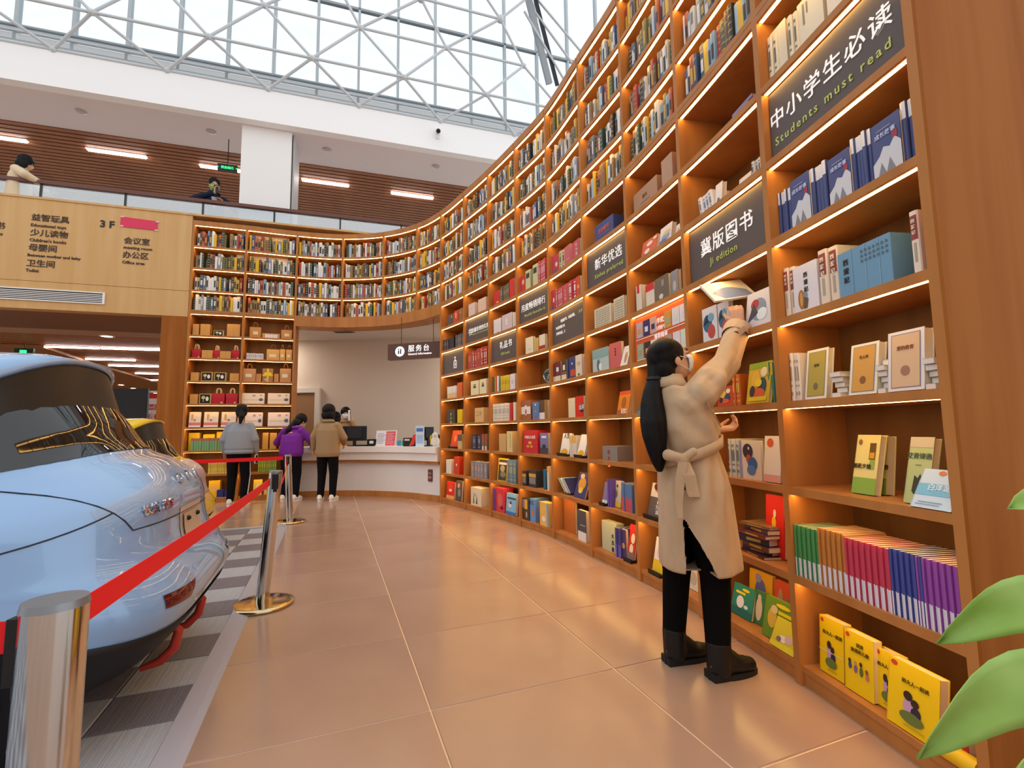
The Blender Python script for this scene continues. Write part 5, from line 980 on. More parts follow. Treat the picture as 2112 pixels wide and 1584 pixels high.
    H = lambda x, y, z, a, b, c2: ('e', hc+R3 @ Vector((x, y, z))*k, (a*k, b*k, c2*k), R3)
    H = lambda x, y, z, a, b, c2: ('e', hc+R3 @ Vector((x, y, z))*k, (a*k*1.17, b*k*1.13, c2*k*1.14), R3)
    if hair == 'short': Hp = [H(0, -.022, .048, .082, .09, .082)]
    elif hair == 'bob': Hp = [H(0, -.02, .04, .095, .1, .095), H(0, -.055, -.05, .09, .06, .085), H(.075, -.01, -.04, .03, .06, .09), H(-.075, -.01, -.04, .03, .06, .09)]
    elif hair == 'pony': Hp = [H(0, -.022, .04, .085, .096, .09), H(0, -.05, -.03, .07, .055, .06), ('c', hc+R3 @ Vector((0, -.1, .0))*k, hc+R3 @ Vector((.012, -.125, -.1))*k, .035*k, .05*k), ('c', hc+R3 @ Vector((.012, -.125, -.1))*k, hc+R3 @ Vector((.0, -.13, -.21))*k, .05*k, .02*k)]
    elif hair == 'long': Hp = [H(0, -.022, .04, .085, .096, .09), H(0, -.06, -.05, .075, .05, .08), ('c', hc+R3 @ Vector((-.005, -.085, -.06))*k, hc+R3 @ Vector((-.03, -.125, -.24))*k, .065*k, .055*k), ('c', hc+R3 @ Vector((-.03, -.125, -.24))*k, hc+R3 @ Vector((-.045, -.13, -.36))*k, .052*k, .02*k)]
    else: Hp = [H(0, -.022, .04, .085, .094, .09), H(0, -.09, .06, .04, .04, .04)]
    hr = sculpt('hair', Hp, HAIR, P, .007, 2)
    if hair in ('pony', 'long'):
        mb = MB(); mb.tube([hc+R3 @ Vector((.03, -.105, .045))*k, hc+R3 @ Vector((.06, -.085, .05))*k], .008*k, M('#d8d8dc', .3), 6); mb.build('hair_clip', hr)
    if mask: face_mask(hc, R3, P, mask, k)
    return P, hc, R3, k
aim = lambda x, y: math.atan2(-x, y)
down = dict(elL=(-.23, -.02, 1.06), wrL=(-.24, .06, .84), elR=(.23, -.02, 1.06), wrR=(.24, .06, .84), hnL=(1, 0, 0), hnR=(-1, 0, 0), cuL=.6, cuR=.6)
p_, hc, R3, k_ = person('woman in grey sweatshirt with low ponytail, browsing the far gift shelves', (-4.52, 7.9, 0), aim(-.2, 1), 1.64, dict(down, head=(.0, .03, 1.5), face=(-.25, 1, -.25)), 'sweatshirt', '#9a9ea6', '#121216', 'pony', ('#e6e2dc', '#f2f0ee'), toplen=.86, wide=1.12)
for sz in (.15, .35, .55):
    pass
mb = MB(); mb.tube([(.172, -.03, .8), (.182, -.01, .5), (.162, -.05, .14)], .007, M('#e8e8ea'), 6); mb.build('side_stripe', p_)
ph = thing('phone', 'white phone held at the grey sweatshirt woman side', 'phone', p_.matrix_basis @ Vector((.262, .1, .74)) if False else (-4.52+.265, 7.93, .745)); mb = MB(); mb.box((-.006, -.035, -.07), (.006, .035, .07), M('#f0f0f2', .3)); mb.build('case', ph); mb = MB(); mb.box((.006, -.031, -.064), (.0068, .031, .064), M('#20242c', .15)); mb.build('screen', ph)
person('woman in purple jacket with long dark hair, bending over the counter', (-3.86, 8.33, 0), aim(.05, 1), 1.62, dict(elL=(-.33, .12, 1.0), wrL=(-.16, .34, .93), elR=(.33, .12, .98), wrR=(.2, .36, .91), head=(.06, .2, 1.37), face=(.55, 1, -.6), neck=(.03, .09, 1.25), chest=(0, .04, 1.13), hnL=(0, 0, -1), hnR=(0, 0, -1)), 'jacket', '#7a2f9c', '#141418', 'long', ('#ece8e2', '#f2f0ec'), toplen=.76, wide=1.05)
person('woman in khaki jacket with black bob, waiting at the white counter', (-3.2, 8.27, 0), aim(.02, 1), 1.64, dict(down, elL=(-.25, .0, 1.08), wrL=(-.27, .04, .86), elR=(.25, .05, 1.06), wrR=(.2, .2, .95), face=(.2, 1, -.1)), 'jacket', '#a68a68', '#131316', 'bob', ('#f0eeea', '#f4f2f0'), toplen=.74, wide=1.05)
person('masked clerk behind the counter holding a phone to her ear', (-3.38, 9.62, 0), aim(.32, -1), 1.66, dict(elL=(-.24, .1, 1.1), wrL=(-.12, .12, 1.36), elR=(.2, .14, 1.05), wrR=(.05, .24, 1.16), face=(-.1, 1, -.05), hnL=(1, 0, .2), hdL=(.1, -.2, 1), hnR=(-1, 0, 0)), 'jacket', '#b48c64', '#23222a', 'bun', legs=True, toplen=.8, mask='#eef0f2')
ph = thing('telephone_handset', 'white telephone handset at the clerk ear', 'phone', (-3.27, 9.5, 1.5), .2); mb = MB(); mb.tube([(0, 0, .09), (0, -.02, 0), (0, 0, -.09)], .016, M('#f2f2f2', .4), 8); mb.build('grip', ph); mb = MB(); mb.ball((0, .012, .085), .024, M('#f2f2f2', .4)); mb.build('ear_cup', ph); mb = MB(); mb.ball((0, .012, -.085), .024, M('#f2f2f2', .4)); mb.build('mouth_cup', ph)
person('dark haired staff member behind the counter, half hidden by khaki jacket', (-3.72, 9.98, 0), aim(-.2, 1), 1.58, down, 'jacket', '#3a3a44', '#1c1c22', 'bob', toplen=.8)
P2, hc, R3, k_ = person('man in navy suit leaning on balcony rail, filming with a phone', (-5.62, 8.62, 4.3), aim(.62, -.78), 1.7, dict(elL=(-.34, .12, 1.1), wrL=(-.1, .3, 1.12), elR=(.32, .1, 1.1), wrR=(.02, .3, 1.24), hnR=(-1, 0, 0), hdR=(0, .1, 1), hnL=(0, 0, -1), face=(0, 1, -.3), cuR=.8), 'jacket', '#1f2638', '#1a1c24', 'short', toplen=.72, mask='#8cc860')
mb = MB(); mb.prism([(-.05, .118, 1.3), (.05, .118, 1.3), (0, .128, 1.06)], (0, .004, 0), M('#b9c4e0', .7)); mb.build('shirt', P2)
ph = thing('phone', 'black phone held up by the man on the balcony', 'phone', (-5.42, 8.3, 5.66), aim(.62, -.78)); ph.location = P2.matrix_basis.to_3x3() @ Vector((0, 0, 0))+Vector((-5.62, 8.62, 4.3))+Matrix.Rotation(aim(.62, -.78), 3, 'Z') @ Vector((.0, .335, 1.37)); mb = MB(); mb.box((-.036, -.005, -.075), (.036, .005, .075), M('#16181c', .3)); mb.build('case', ph); mb = MB(); mb.box((-.012, .005, .035), (.0, .007, .06), M('#303440', .15)); mb.build('lens', ph)
person('person in cream padded vest with dark hair at the balcony rail', (-8.2, 7.58, 4.3), aim(.9, .45), 1.62, dict(elL=(-.28, .14, 1.12), wrL=(-.1, .36, 1.06), elR=(.3, .16, 1.14), wrR=(.16, .4, 1.04), head=(0, .05, 1.46), face=(-.2, 1, -.3), hnL=(0, 0, -1), hnR=(0, 0, -1)), 'jacket', '#e3cfae', '#3a3438', 'bob', toplen=.7, wide=1.15)
# ---------------------------------------------------------------- the woman reaching up to the shelf
WM = thing('person', 'woman in beige belted wool coat reaching up to shelve a book', 'person', (.88, 2.44, 0)); O = Vector((.88, 2.44, 0))
L = lambda x, y, z: Vector((x, y, z))-O
COAT = noisy('beige_wool', '#bd9f7f', '#cbae8e', (9, 9, 5), .85, .12, 5, bump=.25, sheen=.15); BLK = M('#0d0c0e', .85, spec=.08)
hc = L(.822, 2.42, 1.515); fdir = Vector((.93, .1, .36)); hp, R3 = head_prims(hc, fdir, (0, 0, 1), .98)
shR = L(.915, 2.28, 1.33); elR = L(1.1, 2.42, 1.50); wrR = L(1.255, 2.565, 1.735); shL = L(.87, 2.6, 1.34); elL = L(.96, 2.66, 1.1); wrL = L(1.075, 2.53, 1.155)
B = hp+[('c', L(.80, 2.425, 1.47), L(.815, 2.43, 1.34), .05, .055), ('l', [ring(L(.82, 2.43, 1.36), .07, .13), ring(L(.86, 2.43, 1.22), .1, .16), ring(L(.87, 2.43, 1.05), .09, .135), ring(L(.88, 2.43, .9), .11, .165)]), ('c', shR, elR, .047, .04), ('c', elR, wrR, .038, .027), ('c', shL, elL, .046, .04), ('c', elL, wrL, .038, .027),
       ('c', L(.86, 2.5, .86), L(.83, 2.5, .47), .085, .055), ('c', L(.83, 2.5, .47), L(.80, 2.5, .1), .052, .036), ('c', L(.9, 2.36, .86), L(.965, 2.37, .47), .085, .056), ('c', L(.965, 2.37, .47), L(.955, 2.345, .1), .052, .036)]
B += hand(wrR, (-.05, .25, 1), (.3, .9, .1), 1.0, .7, 1)+hand(wrL, (1, -.15, .12), (-.1, -.2, 1), 1.0, 1.0, -1)
sculpt('body', B, SKIN, WM, .0055, 3, label='skin of the reaching woman'); eyes(hc, R3, WM, .98); face_mask(hc, R3, WM, '#dfeaec', .98)
# coat body: rings from hem to neck with folds, split open at the back hem
def coat_ring(c, rx, ry, amp=0, ph_=0, n=44):
    P = []
    for k in range(n):
        a = 2*math.pi*k/n; f = 1+amp*math.sin(a*5+ph_)+amp*.6*math.sin(a*9+ph_*2.1); P.append(Vector(c)+Vector((rx*f*math.cos(a), ry*f*math.sin(a), 0)))
    return P
G = [('l', [coat_ring(L(.815, 2.43, 1.395), .062, .075), coat_ring(L(.83, 2.43, 1.365), .09, .135), coat_ring(L(.865, 2.435, 1.29), .13, .185, .01), coat_ring(L(.885, 2.435, 1.19), .145, .185, .022, 1), coat_ring(L(.895, 2.435, 1.10), .145, .18, .03, 1.6), coat_ring(L(.893, 2.435, 1.05), .133, .165, .012, 2), coat_ring(L(.895, 2.435, 1.0), .142, .175, .02, 2.2),
       coat_ring(L(.905, 2.435, .88), .165, .2, .03, 2.6), coat_ring(L(.91, 2.435, .7), .178, .215, .03, 2.9), coat_ring(L(.915, 2.435, .55), .188, .225, .028, 3.0), coat_ring(L(.918, 2.435, .488), .19, .228, .026, 3.0)]),
     ('c', shR-Vector((.0,-.02,.0)), elR, .083, .07), ('c', elR, elR+(wrR-elR)*.72, .068, .06), ('c', shL, elL, .08, .07), ('c', elL, elL+(wrL-elL)*.8, .07, .055), ('c', L(.87, 2.33, 1.28), shR+(elR-shR)*.35, .095, .08),
    ]
coat = sculpt('coat', G, COAT, WM, .0075, 3)
# open back slit: carve the wedge out of the skirt
me = coat.data; bm = bmesh.new(); bm.from_mesh(me)
cut = []
for f in bm.faces:
    c = f.calc_center_median(); wz = c.z
    if wz < .475 and wz < .70:
        pass
    if wz < .74 and c.y < -.1 and -.082 < c.x < -.082+.112*(.74-wz)/.25: cut.append(f)
    elif wz < .481: cut.append(f)
bmesh.ops.delete(bm, geom=cut, context='FACES')
bm.normal_update()
for v in bm.verts:
    p = v.co; z = p.z
    w1 = max(0, 1-abs(z-1.16)/.16)*(1 if p.x < .16 else .3); w2 = max(0, 1-abs(z-.93)/.2); w3 = max(0, min(1, (z-1.3)/.1))
    v.co += v.normal*(.011*w1*math.sin((p.x*.75+z*.55+p.y*.3)*62)+.010*w2*math.sin((p.x*1.1-z*.28+p.y)*55)+.006*w3*math.sin((p.x-z*.6)*60))
for _ in range(14): bmesh.ops.smooth_vert(bm, verts=[v for v in bm.verts if v.is_boundary], factor=.5, use_axis_x=True, use_axis_y=True, use_axis_z=True)
bm.to_mesh(me); bm.free()
sd = coat.modifiers.new('cloth', 'SOLIDIFY'); sd.thickness = .007; sd.offset = -1
cd = (wrR-elR).normalized()
mb = MB(); q0 = elR+(wrR-elR)*.66; q1 = elR+(wrR-elR)*.86; rot = Vector((0, 0, 1)).rotation_difference(cd).to_matrix()
mb.loft([ring(q0, .066, .066, tilt=rot), ring(q1, .071, .071, tilt=rot), ring(q1, .055, .055, tilt=rot), ring(q1-cd*.03, .05, .05, tilt=rot)], COAT, caps=False); cuff = mb.build('cuff', coat)
mb = MB(); q = q0+cd*.01+Vector((-.03, -.058, .0)); mb.obox(q+Vector((-.012, -.004, -.01)), Vector((.05, -.012, .045)), Vector((.02, 0, -.02)), Vector((0, -.008, 0)), COAT); mb.build('cuff_strap', coat)
mb = MB(); mb.ball(q+Vector((.0, -.013, -.005)), (.014, .007, .014), M('#3a3540', .35), 10, 6); mb.build('button', coat)
mb = MB(); q1b = elR+(wrR-elR)*.98; mb.loft([ring(q1, .046, .046, tilt=rot), ring(q1b, .04, .04, tilt=rot), ring(q1b, .03, .03, tilt=rot)], BLK, caps=False); mb.build('sweater_cuff', WM)
mb = MB(); mb.loft([coat_ring(L(.80, 2.43, 1.435), .062, .074), coat_ring(L(.806, 2.43, 1.40), .068, .084), coat_ring(L(.815, 2.43, 1.372), .08, .1)], COAT, caps=False); cl_ = mb.build('collar', coat); sd = cl_.modifiers.new('t', 'SOLIDIFY'); sd.thickness = .012
# belt, knot and hanging tails at the back
mb = MB(); R0 = []; R1 = []
for k in range(44):
    a = 2*math.pi*k/44; x = .15*math.cos(a); y = .186*math.sin(a); zt = 1.055+.075*(x/.15)*.75; R0.append(L(.893, 2.435, 0)+Vector((x, y, zt-.024))); R1.append(L(.893, 2.435, 0)+Vector((x, y, zt+.024)))
mb.loft([R0, R1], COAT, caps=False); bt_ = mb.build('belt', coat); sd = bt_.modifiers.new('t', 'SOLIDIFY'); sd.thickness = .01; sd.offset = 1
kn = L(.80, 2.262, 1.02); sculpt('belt_knot', [('e', kn, (.032, .022, .03)), ('c', kn+Vector((-.015, 0, .01)), kn+Vector((-.055, .03, .02)), .022, .03), ('c', kn+Vector((.01, 0, .01)), kn+Vector((.05, -.005, .035)), .02, .022)], COAT, coat, .005, 2)
mb = MB(); mb.loft([[kn+Vector((a, -.012-.006*j, b)) for a, b in ((-.02, -.01), (.028, -.01))] + [kn+Vector((a, -.004-.006*j, b)) for a, b in ((.028, -.01), (-.02, -.01))] for j in (0,)]+[[kn+Vector((x0, -.03, z0)), kn+Vector((x1, -.034, z0)), kn+Vector((x1, -.022, z0)), kn+Vector((x0, -.018, z0))] for x0, x1, z0 in ((-.01, .045, -.07), (.003, .058, -.15), (.012, .062, -.17))], COAT, smooth=False); mb.build('belt_tail', coat)
mb = MB(); mb.loft([[kn+Vector((x0, -.02, z0)), kn+Vector((x1, -.03, z0)), kn+Vector((x1, -.018, z0)), kn+Vector((x0, -.008, z0))] for x0, x1, z0 in ((-.025, .012, -.01), (-.045, -.005, -.1), (-.05, -.02, -.2), (-.042, -.022, -.265))], COAT, smooth=False); mb.build('belt_tail', coat)
mb = MB()
mb.tube([L(.905, 2.235, 1.32), L(.93, 2.222, 1.25), L(.99, 2.262, 1.17)], .004, M('#a88a6a', .9), 5); mb.build('shoulder_seam', coat)
Q = [('c', L(.86, 2.5, .86), L(.828, 2.5, .47), .105, .075), ('c', L(.828, 2.5, .47), L(.80, 2.5, .15), .074, .057), ('c', L(.9, 2.36, .86), L(.968, 2.37, .47), .105, .076), ('c', L(.968, 2.37, .47), L(.955, 2.345, .15), .075, .058), ('e', L(.88, 2.43, .88), (.13, .17, .1))]
sculpt('trousers', Q, BLK, WM, .008, 2)
for (cx, cy2, dx, dy, hh) in ((.82, 2.505, 1, .25, .2), (.975, 2.35, 1, .28, .2)):
    c = L(cx, cy2, 0); s_ = shoe(WM, c-Vector((.02, .005, 0)), (dx, dy), '#101013', '#17171a', name='ankle_boot', high=hh)
    d = Vector((dx, dy, 0)).normalized(); r = Vector((d.y, -d.x, 0)); mb = MB(); mb.prism([c-Vector((.02, .005, 0))+r*x+d*y for x, y in ((-.04, -.055), (.04, -.055), (.042, .03), (-.042, .03))], (0, 0, .035), M('#17171a', .6)); mb.build('heel', s_)
    mb = MB(); mb.tube([c-Vector((.02, .005, 0))-d*.052+Vector((0, 0, z))+r*.012+d*o_ for z, o_ in ((.06, 0), (.12, .005), (.19, .006))], .0035, M('#d8d8d8', .25, 1), 6); mb.build('zip', s_)
Hd = lambda x, y, z, a, b, c2: ('e', hc+R3 @ Vector((x, y, z)), (a, b, c2), R3)
Hp = [Hd(0, -.022, .035, .088, .098, .092), Hd(0, -.065, -.03, .08, .055, .09), Hd(.03, -.03, .07, .06, .07, .05), ('c', L(.75, 2.42, 1.48), L(.735, 2.41, 1.42), .06, .042),
  ('l', [coat_ring(L(x, y, z), r, r*.85, .06, z*9, 22) for x, y, z, r in ((.742, 2.415, 1.45, .046), (.73, 2.405, 1.415, .04), (.712, 2.39, 1.36, .046), (.702, 2.375, 1.29, .056), (.698, 2.355, 1.2, .064), (.698, 2.35, 1.13, .06), (.703, 2.345, 1.06, .048), (.71, 2.345, 1.0, .034), (.716, 2.345, .955, .014))])]
hr = sculpt('hair', Hp, HAIR, WM, .006, 7)
mb = MB(); mb.loft([ring(L(.736, 2.41, 1.43), .048, .044), ring(L(.732, 2.407, 1.415), .048, .044)], M('#1c1a20', .6), caps=False); mb.build('hair_tie', hr)
# the book in her hand
bk = thing('book', 'white picture book with blue landscape, lifted in the reaching hand', 'book', (1.262, 2.70, 1.955)); bk.rotation_euler = (math.radians(44), math.radians(-8), math.radians(2))
mb = MB(); w2, d2, t2 = .125, .1, .012
mb.box((-w2, -d2, 0), (w2, d2, .002), M('#fbfbfd', .3)); mb.box((-w2, -d2, t2-.002), (w2, d2, t2), M('#f2f2f4', .3)); mb.box((-w2, -d2, 0), (-w2+.003, d2, t2), M('#f2f2f4', .3)); mb.build('cover', bk)
mb = MB(); mb.box((-w2+.003, -d2+.003, .002), (w2-.004, d2-.003, t2-.002), PAGE); mb.build('page_block', bk)
mb = MB(); P = [(-.1+.2*k/11, -.02+.05*math.sin(math.pi*k/11), t2+.0006) for k in range(12)]; mb.add(P+[(.11, -.09, t2+.0006), (-.06, -.09, t2+.0006)], [tuple(range(14))[::-1]], M('#7f95c8', .4)); mb.build('cover_print', bk)
# ---------------------------------------------------------------- show mat under the cars
mat_ = thing('show_mat', 'grey checkered plastic tile mat under the parked cars', 'mat'); MT = .3
MLIGHT = noisy('mat_light', '#a4a7b0', '#b2b5bd', (3, 160, 1), .5, .3, 2, bump=.5); MDARK = noisy('mat_dark', '#6d6a74', '#7a7780', (3, 160, 1), .5, .3, 2, bump=.5)
def mp(a, n, z=0): return MATE+MATD*a+MATN*n+Vector((0, 0, z))
A0, A1 = -2.4, 4.56
mb = MB(); mb.obox(mp(A0, .1, .002), MATD*(A1-A0), MATN*4.5, (0, 0, .01), MLIGHT); mb.build('underlay', mat_)
ms = []
for m in (MLIGHT, MDARK):
    mb = MB(); e = .006
    mb.loft([[(x, y, 0) for x, y in ((.002, .002), (MT-.002, .002), (MT-.002, MT-.002), (.002, MT-.002))], [(x, y, .008) for x, y in ((.002, .002), (MT-.002, .002), (MT-.002, MT-.002), (.002, MT-.002))], [(x, y, .012) for x, y in ((e, e), (MT-e, e), (MT-e, MT-e), (e, MT-e))]], m, smooth=False); ms.append(mb.mesh('tile'))
for i in range(int((A1-A0)/MT)):
    for j in range(12):
        inst('tile', ms[(i+j) % 2 if j > 0 or i % 2 else (i+j) % 2], mat_, frame(mp(A0+i*MT, .1+j*MT, .012), MATN, -MATD) if False else frame(mp(A0+(i+1)*MT, .1+j*MT, .012), -MATD, -MATN) if False else frame(mp(A0+i*MT, .1+(j+1)*MT, .012), MATD, -MATN) if False else frame(mp(A0+(i+1)*MT, .1+j*MT, .012), MATN, -MATD) if False else (Matrix.Translation(mp(A0+i*MT, .1+(j+1)*MT, .012)) @ Matrix.Rotation(math.atan2(MATD.y, MATD.x), 4, 'Z') @ Matrix.Translation((0, -MT, 0)) ))
mb = MB(); mb.prism([mp(A0, 0, .0), mp(A0, .03, .012), mp(A0, .1, .024), mp(A0, .1, 0)], MATD*(A1-A0), M('#a6a4b0', .45)); mb.build('edge_ramp', mat_)
mb = MB(); mb.prism([mp(A1, .0, 0), mp(A1, 4.6, 0), mp(A1, 4.6, .024), mp(A1, .03, .024)], MATD*.09, M('#a9acb4', .45)); mb.build('end_ramp', mat_)
# ---------------------------------------------------------------- cars
KEYS = [(.6, .2), (.26, .19), (.10, .29), (.015, .40), (.0, .48), (.045, .575), (.105, .66), (.12, .76), (.12, .85), (.15, .935), (.24, 1.02), (.37, 1.085), (.46, 1.21), (.56, 1.345), (.645, 1.43), (.82, 1.505), (1.2, 1.56), (1.7, 1.57), (2.2, 1.5), (2.6, 1.33), (2.9, 1.08), (3.2, .98), (3.4, .85), (3.5, .6), (3.45, .35), (3.2, .2), (1.8, .18)]
NK = len(KEYS)
def prof(t):
    k = int(math.floor(t)) % NK; f = t-math.floor(t); p0, p1, p2, p3 = (KEYS[(k+i) % NK] for i in (-1, 0, 1, 2)); r = []
    for i in (0, 1): r.append(.5*(2*p1[i]+(p2[i]-p0[i])*f+(2*p0[i]-5*p1[i]+4*p2[i]-p3[i])*f*f+(-p0[i]+3*p1[i]-3*p2[i]+p3[i])*f**3))
    return r
def carpt(t, s, off=0, hw=.84):
    """local car surface: x across (right of travel is the far side), y forward from the tail, z up"""
    d, z = prof(t); cz = .62; cd = 1.75; pe = 2.9+1.9*max(0, min(1, (1.02-z)/.4)); k = max(0, 1-abs(s)**pe)**(1/pe)
    y = cd+(d-cd)*k; zz = cz+(z-cz)*(k*.8+.2*max(k, .0)); x = hw*s*(1-.1*max(0, z-.9)/.6)
    if off:
        a = carpt(t+.02, s); b = carpt(t-.02, s); c = carpt(t, min(.999, s+.01)); e = carpt(t, max(-.999, s-.01)); n = (a-b).cross(c-e); n.normalize(); return Vector((x, y, zz))-n*off if (Vector((x, y, zz))-n*.1-Vector((0, cd, cz))).length > (Vector((x, y, zz))-Vector((0, cd, cz))).length else Vector((x, y, zz))+n*off
    return Vector((x, y, zz))
def patch(t0, t1, s0, s1, m, name, par, off=.004, nt=10, ns=16, shape=None, thick=0):
    mb = MB(); R_ = []
    for i in range(nt+1):
        t = t0+(t1-t0)*i/nt; a, b = (s0, s1) if shape is None else shape(i/nt, s0, s1); R_.append([carpt(t, a+(b-a)*j/ns, off) for j in range(ns+1)])
    mb.loft(R_, m, close=False, caps=False); o = mb.build(name, par)
    if thick: sd = o.modifiers.new('t', 'SOLIDIFY'); sd.thickness = thick; sd.offset = 0
    return o
def seam(path, par, name='panel_gap', r=.003):
    mb = MB(); mb.tube([carpt(t, s, .0005) for t, s in path], r, M('#2a3442', .6), 5); return mb.build(name, par)
def car(label, loc, yaw, sc, paint, low, kind):
    C = thing('car', label, 'car', loc, yaw); C.scale = (sc, sc, sc); mb = MB(); N1 = 150; N2 = 46; R_ = []
    for j in range(N2+1):
        a = -math.pi/2+math.pi*j/N2; s = math.sin(a)*.9995; R_.append([carpt(NK*i/N1, s) for i in range(N1)])
    mb.loft(R_, paint, caps=True); body = mb.build('body', C)
    fl = lambda v: body.data.flip_normals() if v else None
    DG = M('#0c0d10', .04, spec=.8)
    mb = MB(); mb.loft([[carpt((10.92+1.5*max(0, abs(s)-.5)**1.6)*(1-f)+12.62*f, s*(1-.1*f), .004) for s in [-.93+1.83*j/28 for j in range(29)]] for f in [i/10 for i in range(11)]], DG, close=False, caps=False); mb.build('rear_window', C)
    for sx in (-1, 1): patch(11.6, 14.2, sx*.86, sx*.975, DG, 'quarter_window', C, .004, 6, 6); patch(14.2, 17.6, sx*.9, sx*.985, DG, 'side_window', C, .004, 8, 6)
    patch(18.2, 20.0, -.8, .8, DG, 'windscreen', C, .004)
    # spoiler: painted blade above, black lip below
    mb = MB(); rows_ = []
    for i in range(17):
        s = -.84+1.64*i/16; b = carpt(15.0, s); g = carpt(12.55, s); tip = Vector((b.x, b.y-.275+.06*abs(s)**2, b.z-.012-.05*s*s)); rows_.append((b, tip, g))
    mb.loft([[b+Vector((0, 0, .006)) for b, t, g in rows_], [(b*.45+t*.55)+Vector((0, 0, .012)) for b, t, g in rows_], [t for b, t, g in rows_], [t+Vector((0, .012, -.016)) for b, t, g in rows_]], paint, close=False, caps=False); sp = mb.build('spoiler', C); sd = sp.modifiers.new('t', 'SOLIDIFY'); sd.thickness = .008
    mb = MB(); mb.loft([[t+Vector((0, .012, -.016)) for b, t, g in rows_], [t*.55+g*.45+Vector((0, .0, -.03)) for b, t, g in rows_], [g+Vector((0, -.012, -.02)) for b, t, g in rows_]], M('#17161a', .35), close=False, caps=False)
    for i in (0, -1):
        b, t, g = rows_[i]; mb.add([b, t, t*.55+g*.45+Vector((0, 0, -.03)), g], [(0, 1, 2, 3)], M('#17161a', .35))
    mb.build('spoiler_lip', sp)
    patch(.8, 2.75, -.95, .95, M('#18171a', .55), 'lower_bumper', C, .006, 6, 24, thick=.004)
    if low: patch(5.6, 10.3, -.72, .72, low, 'tailgate_panel', C, .006, 12, 20, thick=.004)
    # number plate bay
    mb = MB(); 
    patch(5.55, 7.5, -.22, .22, M('#e0cfc0', .25, .4), 'plate_recess', C, .002, 6, 8); patch(5.75, 7.1, -.17, .17, M('#c9b49a', .4), 'plate_base', C, .008, 4, 6)
    mb = MB()
    for s in (-.1, .1): mb.ball(carpt(6.8, s, .012), .012, BLACK, 8, 6)
    mb.build('plate_clips', C, kind='stuff')
    for sx in (-1, 1):
        patch(3.75, 4.35, sx*.4, sx*.68, M('#5a0c14', .15, coat=1), 'rear_lamp', C, .004, 4, 10, shape=lambda f, a, b: (a+.1*(1-f)*sx, b))
        xf = .18 if sx > 0 else -.25; fm = MB(); fm.tube([(xf, .125, .33), (xf, .085, .27), (xf, .10, .2), (xf, .15, .15), (xf, .22, .13)], [.012, .02, .022, .02, .012], M('#b8382c', .4), 8); fm.build('red_fin', C)
    for sg in (-1, 1): seam([(11.0-.47*i, sg*(.8-.02*i)) for i in range(9)], C)
    seam([(7.2, -.64+.08*i) for i in range(17)], C); seam([(8.2-.11*i, -.68-.03*i) for i in range(11)], C)
    for sx in (-1, 1):
        for yy in (.62, 2.85):
            wmb = MB(); wmb.lathe([(.0, -.1), (.2, -.1), (.27, -.1), (.29, -.08), (.29, .08), (.27, .1), (.0, .1)], RUBBER, seg=28); wh = wmb.build('wheel', C); wh.rotation_euler = (0, math.pi/2, 0); wh.location = (sx*.7, yy, .3)
            hm = MB(); hm.lathe([(.19, .105), (.17, .09), (.03, .1), (0, .11)], M('#c8ccd0', .3, .8), seg=20); hb = hm.build('rim', wh); hb.rotation_euler = (0, 0 if sx > 0 else math.pi, 0)
    return C
BLUE = M('#8db4e2', .22, .1, coat=1); YEL = M('#f4cf08', .3, coat=.8)
YAW = math.atan2(-(-.933), -.361); YAW = math.atan2(.933, -.361)*0+math.atan2(-.361, -.933)-math.pi/2
cb = Vector((-1.47, 2.35, .024))+Vector((-.361, .933, 0))*.15
c1 = car('pale blue hatchback with black rear window, parked tail out behind the red belt', cb, YAW, 1, BLUE, None, 0)
CH = M('#e4e6ea', .12, 1)
def badge(s, t, ch, size, par, nm='badge'):
    p0 = carpt(t, s, .006); du = (carpt(t, s+.02, .006)-carpt(t, s-.02, .006)).normalized(); dv = (carpt(t+.1, s, .006)-carpt(t-.1, s, .006)).normalized(); text(ch, size, frame(p0, du, dv), CH, par, nm, bold=.02, depth=.004)
for s, ch in ((-.14, 'O'), (0.04, 'R'), (.22, 'A')): badge(s, 8.75, ch, .075, c1)
for i, ch in enumerate('长城汽车'): badge(-.56+.05*i+(.03 if i > 1 else 0), 7.75, ch, .046, c1)
cy2 = Vector((-3.03, 4.78, .024))+Vector((-.361, .933, 0))*.1
c2 = car('yellow hatchback with pale tailgate, parked beyond the blue one', cy2, YAW, .86, YEL, M('#d6c4c8', .3, coat=.6), 1)
# ---------------------------------------------------------------- belt barriers
RED = M('#f0101c', .6)
def barrier(label, x, y, lean=(0, 0), ztop=.9, heads=(112, -68)):
    B_ = thing('barrier_post', label, 'barrier', (x, y, 0))
    mb = MB(); mb.lathe([(0, .034), (.045, .034), (.165, .026), (.2, .018), (.2, .004), (.195, 0), (0, 0)], STEELG, seg=40); mb.build('base', B_)
    lx, ly = lean; mb = MB(); mb.tube([(0, 0, .03), (lx, ly, ztop)], .0425, STEEL, 32); mb.build('pole', B_)
    mb = MB(); mb.tube([(lx, ly, ztop), (lx*1.005, ly, ztop+.012)], [.0435, .041], M('#8f949c', .35, .6), 32); mb.build('cap', B_)
    for a in map(math.radians, heads):
        d = Vector((math.cos(a), math.sin(a), 0)); r = Vector((-d.y, d.x, 0)); mb = MB(); mb.obox(Vector((lx, ly, ztop-.11))+d*.036-r*.02, d*.016, r*.04, (0, 0, .1), BLACK); mb.obox(Vector((lx, ly, ztop-.13))+d*.037-r*.012, d*.008, r*.024, (0, 0, .03), BLACK); mb.build('belt_head', B_)
    return B_
